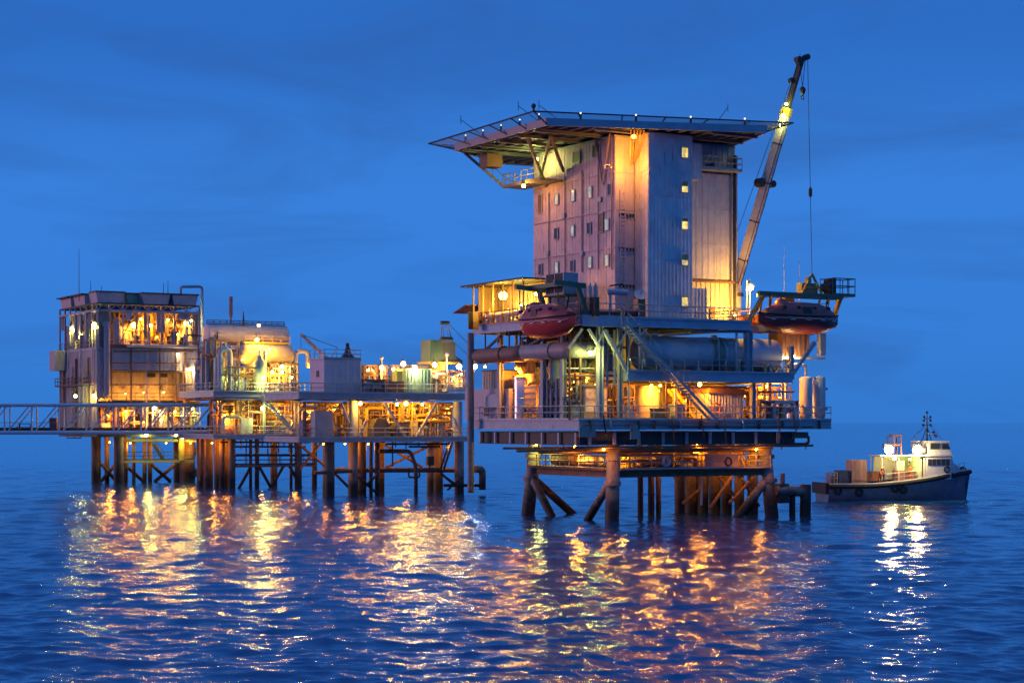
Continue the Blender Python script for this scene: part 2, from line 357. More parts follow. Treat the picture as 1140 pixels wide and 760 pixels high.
# ------------------------------------------------------------------ sea
def build_sea():
    xs = [0.0]; st = .19
    while xs[-1] < 30000:
        x = xs[-1]; st = .19 if x < 24 else min(.19 + (x - 24) * .007, .8) if x < 130 else st * 1.16
        xs.append(x + st)
    xs = np.array([-x for x in reversed(xs[1:])] + xs)
    dn = []; yy, ss = 48.0, 1.0
    while yy > -3000: yy -= ss; ss *= 1.25; dn.append(yy)
    ys = []; y, st = 48.0, .17
    while y < 30000:
        ys.append(y); st = .17 + max(0, y - 62) * .0042 if y < 300 else st * (1.012 if y < 900 else 1.14)
        y += st
    ys = np.array(list(reversed(dn)) + ys + [30000.0])
    X, Y = np.meshgrid(xs, ys); dx = np.gradient(xs)[None, :] + 0 * Y; dy = np.gradient(ys)[:, None] + 0 * X
    cell = np.maximum(dx, dy)
    rg = np.random.RandomState(5); Zz = np.zeros_like(X); OX = np.zeros_like(X); OY = np.zeros_like(X)
    for i in range(90):
        lam = 0.55 * (8 / .55) ** (rg.rand() ** 1.5); th = math.radians(250 + rg.normal() * 42); k = 2 * math.pi / lam; ph = rg.rand() * 6.283
        amp = .0054 * lam ** .55 * (.6 + .8 * rg.rand())
        fade = np.clip((lam / cell - 2.2) / 2.6, 0, 1) * amp
        # slow patches where the wind lies lighter
        arg = k * (X * math.cos(th) + Y * math.sin(th)) + ph + .8 * np.sin(X * .045 + ph) + .8 * np.sin(Y * .037 + 2 * ph)
        Zz += fade * np.sin(arg); OX += fade * math.cos(th) * np.cos(arg); OY += fade * math.sin(th) * np.cos(arg)
    X = X + OX * .9; Y = Y + OY * .9
    ny, nx = X.shape
    co = np.stack([X, Y, Zz], -1).reshape(-1, 3).astype(np.float32)
    idx = np.arange(ny * nx).reshape(ny, nx)
    q = np.stack([idx[:-1, :-1], idx[:-1, 1:], idx[1:, 1:], idx[1:, :-1]], -1).reshape(-1, 4).astype(np.int32)
    m = bpy.data.meshes.new('sea'); m.vertices.add(len(co)); m.vertices.foreach_set('co', co.ravel())
    m.loops.add(q.size); m.loops.foreach_set('vertex_index', q.ravel())
    m.polygons.add(len(q)); m.polygons.foreach_set('loop_start', np.arange(0, q.size, 4, dtype=np.int32)); m.polygons.foreach_set('use_smooth', np.ones(len(q), dtype=bool))
    m.update(); m.validate()
    o = bpy.data.objects.new('sea', m); col.objects.link(o); o['kind'] = 'structure'; o['label'] = 'dark blue rippled sea with warm light on it'
    mt = bpy.data.materials.new('sea_water'); mt.use_nodes = True; t = mt.node_tree; n = t.nodes; l = t.links; b = n['Principled BSDF']
    b.inputs['Base Color'].default_value = (.011, .072, .200, 1); b.inputs['Roughness'].default_value = .06; b.inputs['IOR'].default_value = 1.333
    g = n.new('ShaderNodeNewGeometry'); bump = None
    for sc_, st, dist in ((1.1, .5, .11), (3.6, .52, .040), (10.0, .42, .010)):
        mp_ = n.new('ShaderNodeMapping'); mp_.inputs['Scale'].default_value = (.6 * sc_, 1.0 * sc_, sc_); mp_.inputs['Rotation'].default_value = (0, 0, .25)
        l.new(g.outputs['Position'], mp_.inputs[0])
        ns = n.new('ShaderNodeTexNoise'); ns.inputs['Scale'].default_value = 1.0; ns.inputs['Detail'].default_value = 3; ns.inputs['Distortion'].default_value = .5
        l.new(mp_.outputs[0], ns.inputs['Vector'])
        bp = n.new('ShaderNodeBump'); bp.inputs['Strength'].default_value = st; bp.inputs['Distance'].default_value = dist
        l.new(ns.outputs['Fac'], bp.inputs['Height'])
        if bump: l.new(bump.outputs[0], bp.inputs['Normal'])
        bump = bp
    l.new(bump.outputs[0], b.inputs['Normal'])
    m.materials.append(mt)
build_sea()

# ------------------------------------------------------------------ clutter: a lit process area of pipes, valves, vessels and cabinets
def bolt_wheel(mb, c, ax, r): mb.torus(c, ax, r, .03, 12, 4); mb.cyl(Vector(c) - Vector(ax) * .25, Vector(c), .05, n=5)
def process_area(T, u0, u1, v0, v1, z0, z1, seed, nv=8, nh=8, ne=6, nb=3, ntank=1, mats=(PIPEW, PIPEG, RUST, PIPEG, YELLOW, BROWN)):
    r = random.Random(seed); H = z1 - z0
    for i in range(nv):
        u, v, rad = r.uniform(u0, u1), r.uniform(v0, v1), r.choice((.06, .08, .1, .13, .18))
        T.part('pipe', MB().cyl((u, v, z0), (u, v, z1), rad, n=8), r.choice(mats), smooth=True)
    for i in range(nh):
        z, rad = z0 + H * r.uniform(.12, .95), r.choice((.06, .08, .1, .13, .2))
        if r.random() < .8:
            v = r.uniform(v0, v1); a, b = sorted((r.uniform(u0, u1), r.uniform(u0, u1)))
            if b - a < (u1 - u0) * .35: b = min(u1, a + (u1 - u0) * .5)
            p, q = (a, v, z), (b, v, z)
        else:
            u = r.uniform(u0, u1); p, q = (u, v0, z), (u, v1, z)
        T.part('pipe', MB().cyl(p, q, rad, n=8), r.choice(mats), smooth=True)
        if r.random() < .5:
            c_ = Vector(p).lerp(Vector(q), r.random()); mb = MB(); mb.cyl(c_ - Vector((rad * 1.5, 0, 0)), c_ + Vector((rad * 1.5, 0, 0)), rad * 1.8, n=8)
            bolt_wheel(mb, c_ + Vector((0, -.35, .1)), (0, -1, 0), .2); T.part('valve', mb, r.choice((PIPER, PIPEG, YELLOW)))
    for i in range(ne):
        u, v, rad = r.uniform(u0, u1), r.uniform(v0, v1), r.choice((.09, .13, .18, .22)); zt = z0 + H * r.uniform(.4, .97); ln = r.uniform(.8, 2.6) * r.choice((-1, 1))
        e = min(max(u + ln, u0), u1); pts = [(u, v, z0), (u, v, zt), (e, v, zt)]
        if r.random() < .5: pts.append((e, v, z0 + H * r.uniform(0, .35)))
        T.part('pipe', MB().pipe(pts, rad), r.choice(mats), smooth=True)
    for i in range(nb):
        u, v = r.uniform(u0, u1 - .8), r.uniform(v0, v1); w, d, h = r.uniform(.5, 1.4), r.uniform(.4, .8), H * r.uniform(.2, .5)
        mb = MB().box(u, u + w, v, v + d, z0 + .1, z0 + .1 + h); mb.box(u - .03, u + w + .03, v - .04, v + d + .03, z0 + .1 + h, z0 + .17 + h); mb.box(u + .06, u + w - .06, v - .03, v, z0 + .25, z0 + h - .05)
        T.part('cabinet', mb, r.choice((WHITE, GREY, YELLOW, GREY)))
    for i in range(ntank):
        u, v, rad = r.uniform(u0 + .5, u1 - .5), r.uniform(v0 + .3, v1), r.uniform(.3, .55); h = H * r.uniform(.45, .8)
        T.part('vessel', MB().vessel((u, v, z0), (u, v, z0 + h), rad, 14), r.choice((WHITE, PIPEW, STEEL)), smooth=True)
    # handling frame over the area
    mb = MB()
    for u in np.linspace(u0, u1, max(2, int((u1 - u0) / 2.6) + 1)): mb.beam((u, v0, z0), (u, v0, z1), .12, .12)
    T.part('support_frame', mb.beam((u0, v0, z0 + H * .62), (u1, v0, z0 + H * .62), .1, .16).beam((u0, v0, z1 - .12), (u1, v0, z1 - .12), .12, .2), RUST)

def deck(T, name, u0, u1, v0, v1, z, gh, m_edge, m_plate=DECK, step=3.0, th=.12):
    """plate on cross girders with an edge beam of height gh; z is the walking level"""
    T.part(name, MB().box(u0 + .1, u1 - .1, v0 + .1, v1 - .1, z - th, z), m_plate)
    for p, q in (((u0, v0), (u1, v0)), ((u0, v1), (u1, v1)), ((u0, v0), (u0, v1)), ((u1, v0), (u1, v1))):
        T.part('edge_girder', MB().ibeam((*p, z - gh / 2 + .03), (*q, z - gh / 2 + .03), .28, gh), m_edge)
    n = max(1, int((u1 - u0) / step))
    for i in range(1, n):
        u = u0 + (u1 - u0) * i / n
        T.part('cross_girder', MB().ibeam((u, v0 + .2, z - th - gh * .45), (u, v1 - .2, z - th - gh * .45), .22, gh * .8), DARK)

# ================================================================== RIGHT PLATFORM
R = Frame(681, 154)
ZM, ZI, ZU = 8.5, 12.55, 16.95                                     # main, middle and upper deck levels
UR, UL, VB = R.U(925, -2), R.U(645, -2), 16.3
T = Thing('production_platform', 'large right-hand platform on four rust-streaked legs, carrying the tall accommodation block', 'platform', R, (8, 7, 0), 'offshore platforms')
PR = T
for (u, v), m in (((0, 0), LEG), ((0, 14), LEG), ((17, 0), LEG), ((17, 14), LEGDK)):
    iu, iv = (.62 if u == 0 else -.62), (.62 if v == 0 else -.62)
    lg = T.part('leg', MB().cyl((u - iu * .4, v - iv * .4, -4), (u + iu, v + iv, 7.4), .62, .57, 20), m, smooth=True)
    for z in (3.0, 5.1): T.part('collar', MB().cyl((u + iu * (z / 8), v + iv * (z / 8), z), (u + iu * (z / 8), v + iv * (z / 8), z + .35), .72, n=20), m, lg, smooth=True)
def brace(p, q, r=.36, m=LEG): T.part('brace', MB().cyl(p, q, r, n=12), m, smooth=True)
brace((.25, 13.6, 3.4), (.1, 7.2, -2.6)); brace((.25, .5, 3.4), (.1, 6.6, -2.6))
brace((16.7, .3, 3.4), (10.5, .1, -2.6)); brace((16.6, 13.7, 3.4), (16.8, 7, -2.6), m=LEGDK); brace((16.6, .4, 3.4), (16.8, 6.5, -2.6), m=LEGDK)
brace((.4, 13.9, 3.4), (8, 14, -2.6), m=LEGDK)
# boat landing walk between the legs
zw = 4.3
for p, q in (((.4, .6), (.4, 13.4)), ((.6, .3), (16.4, .3)), ((16.6, .6), (16.6, 13.4)), ((.6, 13.7), (16.4, 13.7))):
    d = Vector((q[0] - p[0], q[1] - p[1], 0)).normalized(); nrm = Vector((-d.y, d.x, 0))
    mb = MB().ibeam((*p, zw - .35), (*q, zw - .35), .35, .6); T.part('walkway_beam', mb, RUST)
    pl = MB().beam(Vector((*p, zw)) , Vector((*q, zw)), 1.5, .08); T.part('walkway_plate', pl, RUST)
    for sgn in (-.72, .72):
        T.part('guard_rail', MB().rail([Vector((*p, zw)) + nrm * sgn, Vector((*q, zw)) + nrm * sgn], 1.15, 1.6, .04), RUST if sgn > 0 else GALV)
# conductors and risers standing in the jacket
for px, v, r_, m in ((713, 6, .26, LEGDK), (725, 6.5, .30, LEGDK), (733, 6.5, .24, LEGDK), (770, 9, .6, LEGDK), (757, 11, .45, LEGDK), (783, 8, .5, LEGDK), (796, 7, .55, LEGDK), (809, 6, .5, LEGDK), (823, 5, .45, LEGDK), (838, 4, .5, LEGDK), (776, 3.0, .38, YELLOW)):
    u = R.U(px, v); T.part('riser', MB().cyl((u, v, -3 if m is LEGDK else 3.9), (u, v, 7.3), r_, n=12), m, smooth=True)
for px0, py0, px1, py1, v in ((790, 566, 815, 530, 4), (830, 566, 800, 530, 5), (845, 563, 826, 533, 3.5), (812, 560, 840, 530, 3.2), (760, 560, 790, 535, 8)):
    T.part('brace', MB().cyl(R.P(px0, py0, v), R.P(px1, py1, v), .16, n=8), RUST, smooth=True)
T.part('sump_pipe', MB().cyl(R.P(781, 530, 1.4), R.P(781, 562, 1.4), .09, n=8), PIPEW)
T.part('brace', MB().cyl(R.P(818, 492, 2.5), R.P(832, 520, 2.5), .2, n=8), YELLOW)
T.part('panel', MB().box(R.U(785, .9), R.U(822, .9), .9, 1.0, zw + .1, zw + 1.3), mat('pink_panel', (.5, .3, .27), .6))
deck(T, 'main_deck', UL, UR, -2, VB, ZM, .82, GREY)
# deep plate girders below the main deck
for v in (-.9, 3.5, 8, 12.5, 15.5):
    T.part('plate_girder', MB().ibeam((UL + .7, v, 6.95), (UR - 3.2, v, 6.95), .4, 1.1), DARK)
T.part('plate_girder', MB().ibeam((UL + .6, -.6, 6.95), (UL + .6, VB - .6, 6.95), .4, 1.1), DARK)
for k in range(7):
    v = -1 + k * 2.7; T.part('web_stiffener', MB().box(UL + .3, UL + .42, v, v + .25, 6.45, 7.45), GREY)
for k in range(9):
    u = UL + 1.4 + k * 2.45; T.part('web_stiffener', MB().box(u, u + .3, -1.16, -1.05, 6.45, 7.45), GREY)
for z, v, a, b, r_ in ((6.0, -.6, 575, 860, .12), (6.25, -1.4, 640, 905, .1), (5.85, 1.5, 600, 850, .16), (6.15, 3.5, 560, 890, .1), (6.0, 6, 590, 840, .14)):
    T.part('pipe', MB().pipe([(R.U(a, v), v, z), (R.U(b, v), v, z)], r_), RUST, smooth=True)
for px in range(600, 900, 27):
    T.part('pipe_hanger', MB().cyl((R.U(px, -.6), -.6, 5.9), (R.U(px, -.6), -.6, 6.6), .05, n=5), DARK)
for px, ln in ((690, 1.0), (736, 1.3), (770, .8), (800, 1.2), (817, .7)):
    p = R.P(px, 492, 2); T.part('pipe', MB().pipe([(p[0], 2, 6.5), (p[0], 2, 5.6), (p[0] + ln, 2, 5.6), (p[0] + ln, 2, 4.4)], .11), YELLOW, smooth=True)
T.part('drain_pipe', MB().pipe([R.P(900, 485, -1), R.P(900, 494, -1), R.P(856, 494, -1)], .12), DARK, smooth=True)
T.part('junction_box', MB().box(R.U(883, -1.2), R.U(900, -1.2), -1.2, -.2, 6.9, 7.45), GREEN)
T.part('fascia_panel', MB().box(R.U(645, -2.3), R.U(663, -2.3), -2.32, -2.2, 7.1, 8.0), mat('tan_panel', (.42, .33, .27), .6, rust=.4))
T.part('fascia_panel', MB().box(R.U(702, -2.3), R.U(712, -2.3), -2.32, -2.2, 6.9, 8.1), MATS['tan_panel'])
T.part('guard_rail', MB().rail([(UL, VB, ZM), (UL, -2, ZM), (UR, -2, ZM), (UR, VB, ZM)], 1.15, 1.5, .045), PIPEW)
for k in range(12):
    u = UL + 1.0 + k * 2.2 + RND.uniform(-.5, .5)
    T.part('fascia_bracket', MB().box(u, u + .14, -2.34, -2.15, 7.72, 8.48), (RUST, GREY, DARK)[k % 3])
for a, b, z_, r_ in ((650, 760, 8.15, .05), (745, 905, 7.95, .06), (700, 868, 8.3, .035)): T.part('cable', MB().cyl((R.U(a, -2.25), -2.25, z_), (R.U(b, -2.25), -2.25, z_ - .05), r_, n=6), (DARK, RUST, BLACK)[int(r_ * 200) % 3])
for px, d in ((672, .9), (748, 1.4), (781, 1.0), (806, 1.7), (866, 1.2), (884, .8)): T.part('hanging_hose', MB().pipe([(R.U(px, -2.3), -2.3, 8.9), (R.U(px, -2.3), -2.36, 8.3), (R.U(px, -2.3) + .2, -2.36, 8.3 - d), (R.U(px, -2.3) + .5, -1.9, 8.1 - d)], .06), (BLACK, PIPER, RUST)[px % 3], smooth=True)
for px, z0_, z1_, v_ in ((700, ZM, 16.1, -1.4), (742, ZM, 11.6, -1.5), (752, ZM, 12.4, -1.3), (766, ZM, 11.6, -1.6), (843, ZM, 12.3, -1.3), (851, ZM, 13.4, -1.0), (857, ZM, 15.6, -.9), (871, ZM, 13.0, -1.2), (634, ZM, 14.8, -.8), (646, ZM, 16.1, -.6), (712, ZI, 16.1, -1.6), (820, ZI, 16.1, -1.7)):
    T.part('pipe', MB().cyl((R.U(px, v_), v_, z0_), (R.U(px, v_), v_, z1_), (.07, .1, .13)[px % 3], n=8), (PIPEW, PIPEG, RUST, YELLOW)[px % 4], smooth=True)
for a, b, py, v_ in ((640, 700, 418, -.9), (655, 705, 424, -.7), (630, 672, 410, -.5), (742, 830, 431, -1.4), (838, 884, 436, -1.2), (846, 890, 446, -1.3), (705, 770, 372, -1.7), (770, 838, 369, -1.6)):
    T.part('pipe', MB().cyl(R.P(a, py, v_), R.P(b, py, v_), (.06, .09, .12)[a % 3], n=8), (PIPEW, RUST, PIPEG)[a % 3], smooth=True)
# columns between decks
def colm(px, v, z0, z1, w=.45, m=GREY): u = R.U(px, v); T.part('column', MB().ibeam((u, v, z0), (u, v, z1), w, w, .08), m)
colm(668, -1.5, ZM, 16.2); colm(833, -1.6, ZI, 16.2, .6, BLUEGREY); colm(838, -1.6, ZM, 11.7, .4); colm(881, -1.6, ZI - .5, 15.0, .35, GREY); colm(690, -1.2, ZM, 16.2, .35)
for px in (557, 605, 627): u = UL + .4; v = R.V(px, u); T.part('column', MB().ibeam((u, v, ZM), (u, v, 16.2), .4, .4, .08), GREY)
for u in (3, 9, 15):
    for v in (6, 12, 15.5): T.part('column', MB().ibeam((u, v, ZM), (u, v, 16.2), .4, .4, .08), GREY)
# middle deck
IL, IR = R.U(699, -2), R.U(882, -2)
deck(T, 'middle_deck', IL, IR, -2, 8.5, ZI, .85, BLUEGREY)
T.part('guard_rail', MB().rail([(IL, -2, ZI), (IR, -2, ZI), (IR, 8, ZI)], 1.1, 1.5), GALV)
# inner bulkhead that closes the decks behind the machinery
for k in range(9):
    u = UL + 2 + k * 2.35; T.part('bulkhead_panel', MB().corr((u, 9.0), (u + 2.3, 9.0), ZM, ZI - .3, .4, .05, (0, -1)), mat('bulkhead', (.36, .26, .19), .6, var=.25, rust=.4))
for k in range(8):
    u = UL + 1 + k * 2.35; T.part('bulkhead_panel', MB().corr((u, 8.2), (u + 2.3, 8.2), ZI, 16.1, .4, .05, (0, -1)), MATS['bulkhead'])
# upper deck
UUR = R.U(836, -2)
deck(T, 'upper_deck', UL, UUR, -2, VB, ZU, .75, BLUEGREY)
T.part('bulwark', MB().box(R.U(648, -2.2), R.U(692, -2.2), -2.3, -2.16, 16.15, 17.1), BLUEGREY)
T.part('guard_rail', MB().rail([(UL, 3, ZU), (UL, -2, ZU), (UUR, -2, ZU), (UUR, 6, ZU)], 1.15, 1.5, .045), GALV)
T.part('guard_rail', MB().rail([(UL, 8, ZU), (UL, VB, ZU), (3, VB, ZU)], 1.15, 1.5, .045), ORANGE)
T.part('upper_deck', MB().box(UUR + .2, 22.4, 1.0, 8, ZU - .12, ZU), DECK)
T.part('edge_girder', MB().ibeam((UUR, 1.0, ZU - .4), (22.4, 1.0, ZU - .4), .3, .75), BLUEGREY)
T.part('guard_rail', MB().rail([(UUR + .2, .9, ZU), (22.4, .9, ZU), (22.4, 8, ZU)], 1.15, 1.5, .045), ORANGE)
# trussing below the upper deck
for a, b, c_, d_, w in ((648, 366, 632, 388, .2), (655, 366, 668, 388, .2), (672, 367, 699, 415, .3), (699, 367, 683, 395, .16), (720, 366, 706, 380, .16), (672, 367, 660, 395, .16), (907, 381, 876, 425, .3)):
    T.part('brace', MB().beam(R.P(a, b, -1.8), R.P(c_, d_, -1.8), w, w), GREY)
for px in (665, 676, 684): T.part('pipe', MB().cyl(R.P(px, 367, -1.0), R.P(px, 430, -1.0), .12, n=8), PIPEG, smooth=True)
T.part('brace', MB().beam(R.Q(537, 393, UL), R.Q(557, 374, UL), .18, .18), DARK)
T.part('brace', MB().beam(R.Q(575, 392, UL), R.Q(604, 376, UL), .18, .18), DARK)
# stairway from the upper deck down to the main deck
st = T.part('stairway', MB().stairs(R.P(692, 362, -2.6), R.P(792, 469, -2.6), (0, -1, 0), .95), GALV)
T.part('stairway', MB().stairs(R.P(748, 431, 1.5), R.P(775, 467, 1.5), (0, 1, 0), .9), YELLOW)
# tall caisson at the far left corner
p = R.Q(524, 470, UL - .8); T.part('caisson', MB().cyl((p[0], p[1], 2.0), (p[0], p[1], 16.3), .30, n=12), LEG, smooth=True)
pc = p
T.part('gauge_board', MB().box(p[0] - .5, p[0] + .5, p[1] - .55, p[1] - .4, 16.6, 18.2), YELLOW)
T.part('gauge_board', MB().box(p[0] - .52, p[0] - .1, p[1] - .62, p[1] - .56, 16.6, 18.2), BLACK)
# under-lifeboat platform at the right end
T.part('equipment_hut', MB().corr((R.U(871, 0), 0), (R.U(901, 0), 0), 14.1, 16.2, .5, .05, (0, -1), back=2), BROWN)
T.part('platform_beam', MB().box(R.U(912, 0), R.U(918, 0), -.2, .3, 14.3, 16.3), GREY)
T.part('platform_beam', MB().box(R.U(868, 0), R.U(918, 0), -.1, .1, 13.95, 14.15), GREY)
# lamps of the right platform, with hidden ones added to brighten the decks
for px, py, v, k, pw, r_ in ((779, 428, -.5, 'sodium', 700, .24), (853, 430, .4, 'sodium', 460, .16), (865, 397, -.2, 'warm', 220, .18), (883, 396, -.4, 'white', 160, .19),
                             (657, 393, -1.9, 'green', 200, .26), (662, 429, 2.2, 'sodium', 330, .12), (725, 429, -.2, 'sodium', 520, .12), (735, 429, 2.0, 'warm', 200, .1),
                             (690, 436, 5.5, 'sodium', 260, .12), (640, 425, 5, 'warm', 260, .12), (830, 440, 5, 'sodium', 300, .12), (868, 443, 4, 'sodium', 280, .12),
                             (800, 455, 5, 'sodium', 220, .12), (760, 440, 6, 'sodium', 250, .12), (615, 448, 6, 'sodium', 260, .12), (655, 452, 4, 'sodium', 240, .12), (690, 455, 4.5, 'sodium', 260, .12), (820, 420, 4, 'sodium', 200, .12), (745, 405, 4, 'sodium', 160, .12), (845, 455, 3, 'sodium', 260, .12), (880, 455, 2, 'sodium', 200, .12), (648, 404, 5, 'green', 170, .12), (700, 400, 5, 'green', 140, .12)):
    lamp(T, R.P(px, py, v), k, pw, r_)
for px, py, u, k, pw, r_ in ((575, 410, UL + 1.2, 'sodium', 520, .13), (540, 408, UL + 1.0, 'warm', 300, .1), (600, 425, UL + 3, 'sodium', 320, .12), (612, 440, UL + 4, 'sodium', 260, .12), (585, 430, UL + 5, 'sodium', 260, .12)):
    lamp(T, R.Q(px, py, u), k, pw, r_)
for px, py, v, k, pw in ((597, 494, 12.2, 'green', 120), (640, 497, 1.0, 'sodium', 110), (672, 500, -.9, 'sodium', 70), (842, 500, -.7, 'sodium', 90), (690, 503, 3.5, 'warm', 160), (640, 503, 7, 'sodium', 160), (776, 494, 2.2, 'sodium', 260), (815, 500, 3.0, 'sodium', 220), (735, 500, 6, 'sodium', 160), (850, 500, 2.4, 'sodium', 120)):  # under-deck lamps, several added to warm the legs, landing and water
    lamp(T, R.P(px, py, v), k, pw, .1)
# process areas (each its own skid)
def skid(fr, label, u0, u1, v0, v1, z0, z1, seed, **kw):
    t = Thing('piping_skid', label, 'pipework', fr, ((u0 + u1) / 2, (v0 + v1) / 2, z0), 'pipework skids on the decks')
    t.part('skid_base', MB().box(u0 - .1, u1 + .1, v0 - .1, v1 + .1, z0 + .004, z0 + .1), RUST)
    if fr is not R:
        for k_, g in (('nv', 1.5), ('nh', 1.6), ('ne', 1.5), ('nb', 1.4)): kw[k_] = int(kw[k_] * g)
    process_area(t, u0, u1, v0, v1, z0 + .1, z1, seed, **kw)
    return t
skid(R, 'crowded pipes left of the two tall white bottles on the main deck', R.U(838, 1), R.U(880, 1), 1, 5.5, ZM, 11.5, 11, nv=16, nh=12, ne=9, nb=4, ntank=2)
skid(R, 'low manifold of pipes at the railing right of the dark roofed shed', R.U(846, -1.2), R.U(888, -1.2), -1.2, 0, ZM, 10.2, 12, nv=6, nh=7, ne=4, nb=2, ntank=0)
skid(R, 'dark pipes between the stairs and the dark roofed shed', R.U(770, 2), R.U(800, 2), 2, 6, ZM, 11.5, 13, nv=12, nh=10, ne=7, nb=3, ntank=1)
skid(R, 'pipes between the glazed cabin and the grey upright stack on the main deck', R.U(628, 1), R.U(650, 1), 1.2, 5, ZM, 12.0, 14, nv=12, nh=10, ne=7, nb=3, ntank=0)
skid(R, 'slim upright pipes left of the bright yellow tank', R.U(680, 1), R.U(703, 1), .6, 3.5, ZM, 11.5, 15, nv=12, nh=5, ne=3, nb=1, ntank=0)
skid(R, 'greenish lit pipes under the upper deck left of the long stairway', R.U(640, 2), R.U(698, 2), 2, 6, ZI - .1, 16.0, 16, nv=18, nh=10, ne=9, nb=5, ntank=2)
skid(R, 'warm lit pipes under the right end of the long blue drum', R.U(800, 3), R.U(836, 3), 3.2, 6, ZM, 11.5, 17, nv=10, nh=8, ne=6, nb=2, ntank=1)
skid(R, 'small pipes behind the drum end below the right lifeboat', R.U(858, 2), R.U(880, 2), 2, 5, ZI, 15.6, 18, nv=8, nh=4, ne=5, nb=1, ntank=0)
uq = UL + 3
skid(R, 'orange lit pipework behind the ribbed silver tank at the left of the main deck', uq, uq + 3.0, 3.5, 8.5, ZM, 13.0, 19, nv=12, nh=10, ne=8, nb=4, ntank=1)
skid(R, 'low pipes along the left railing of the main deck', UL + .6, UL + 1.6, 1.5, 9.0, ZM, 9.7, 20, nv=8, nh=8, ne=4, nb=3, ntank=0)
skid(R, 'pipework in shadow under the upper deck behind the slant-cut exhaust pipes', uq - 1, uq + 3.0, 4, 12, 13.1, 16.0, 21, nv=12, nh=8, ne=6, nb=4, ntank=1)
skid(R, 'piping on the boat landing walkway behind the front leg', 2, 12, 2.0, 4.5, zw - .1, 6.3, 22, nv=8, nh=10, ne=6, nb=3, ntank=0, mats=(RUST, YELLOW, PIPER, PIPEG))

# long blue drum on the middle deck
zd = R.Z(394, 9, .2); t = Thing('horizontal_drum', 'long blue-grey horizontal drum lying on the middle deck under the accommodation block', 'tank', R, (9, .2, ZI))
u0, u1 = R.U(708, .2), R.U(864, .2)
drum = t.part('shell', MB().vessel((u0, .2, zd), (u1, .2, zd), 1.45, 28, .3), mat('drum_grey', (.52, .56, .62), .45, var=.2, rust=.22), smooth=True)
for px in (783, 801): u = R.U(px, .2); t.part('band', MB().cyl((u - .08, .2, zd), (u + .08, .2, zd), 1.49, n=28), GREY, drum, smooth=True)
u = R.U(791, .2); t.part('band', MB().cyl((u - .6, .2, zd), (u + .6, .2, zd), 1.465, n=28), mat('olive_band', (.22, .24, .2), .5), drum, smooth=True)
for px in (735, 770, 815, 850): u = R.U(px, .2); t.part('saddle', MB().box(u - .2, u + .2, -.9, 1.3, ZI + .004, zd - 1.15), GREY)
t.part('nozzle', MB().cyl((u0 + 2, .2, zd + 1.3), (u0 + 2, .2, zd + 1.9), .25, n=10), GREY)
t.part('frame_bar', MB().pipe([R.P(765, 383, -1.9), R.P(765, 377, -1.9), R.P(800, 377, -1.9), R.P(801, 412, -1.9)], .06), PIPEG)
# yellow lit tank, glazed cabin, shed, bottles on the main deck
v = 1.2; t = Thing('storage_tank', 'plain upright cylindrical tank glowing yellow left of the foot of the long stairway', 'tank', R, (R.U(719, v), v, ZM))
rr = (R.U(732, v) - R.U(706, v)) / 2 * .95
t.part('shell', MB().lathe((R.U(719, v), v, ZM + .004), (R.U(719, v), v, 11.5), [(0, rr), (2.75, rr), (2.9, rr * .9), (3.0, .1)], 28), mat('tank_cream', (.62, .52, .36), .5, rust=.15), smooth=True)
t.part('rim_band', MB().torus((R.U(719, v), v, ZM + 2.72), (0, 0, 1), rr, .05, 28, 6), GREY)
t.part('rim_band', MB().torus((R.U(719, v), v, ZM + .2), (0, 0, 1), rr, .05, 28, 6), GREY)
v = .6; t = Thing('glazed_cabin', 'small cabin with a four-pane glazed front glowing orange on the main deck', 'cabin', R, (R.U(664, v), v, ZM))
u0, u1 = R.U(651, v), R.U(677, v); z0, z1 = ZM + .7, R.Z(431, u0, v)
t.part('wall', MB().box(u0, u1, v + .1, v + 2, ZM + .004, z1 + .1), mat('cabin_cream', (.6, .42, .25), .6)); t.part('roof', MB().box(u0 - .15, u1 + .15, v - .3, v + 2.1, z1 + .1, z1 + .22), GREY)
um, zm = (u0 + u1) / 2, (z0 + z1) / 2
PANE = lit_window('cabin_pane', (1.0, .36, .05), .55)
for a, b in ((u0 + .12, um - .04), (um + .04, u1 - .12)):
    for c_, d_ in ((z0, zm - .04), (zm + .04, z1 - .1)): t.part('pane', MB().box(a, b, v + .05, v + .09, c_, d_), PANE)
t.part('mullion', MB().box(um - .04, um + .04, v, v + .1, z0, z1 - .1).box(u0, u1, v - .004, v + .1, zm - .04, zm + .04).box(u0, u0 + .12, v - .002, v + .1, z0, z1), PIPEW)
v = -.3; t = Thing('equipment_shed', 'grey ribbed shed with a dark sagging roof at the right part of the main deck', 'shed', R, (R.U(812, v), v, ZM))
u0, u1 = R.U(788, v), R.U(828, v); zt = R.Z(437, u0, v)
for k in range(4):
    a = u0 + (u1 - u0) * k / 4; t.part('wall_panel', MB().corr((a + .01, v), (a + (u1 - u0) / 4 - .01, v), ZM + .004, zt, .28, .05, (0, -1), back=2.4), GALV)
t.part('roof', MB().extrude([(u0 - .2, v - .3, zt), (u1 + .3, v - .3, zt - .2), (u1 - .1, v - .3, zt + .25), (u0 + (u1 - u0) * .5, v - .3, zt + .62), (u0 + .2, v - .3, zt + .5)], (0, 3, 0)), BROWN)
t.part('hose_reel', MB().torus((u0 + .75, v - .22, ZM + 1.05), (0, 1, 0), .42, .08, 18, 6), PIPER)
v = -.8
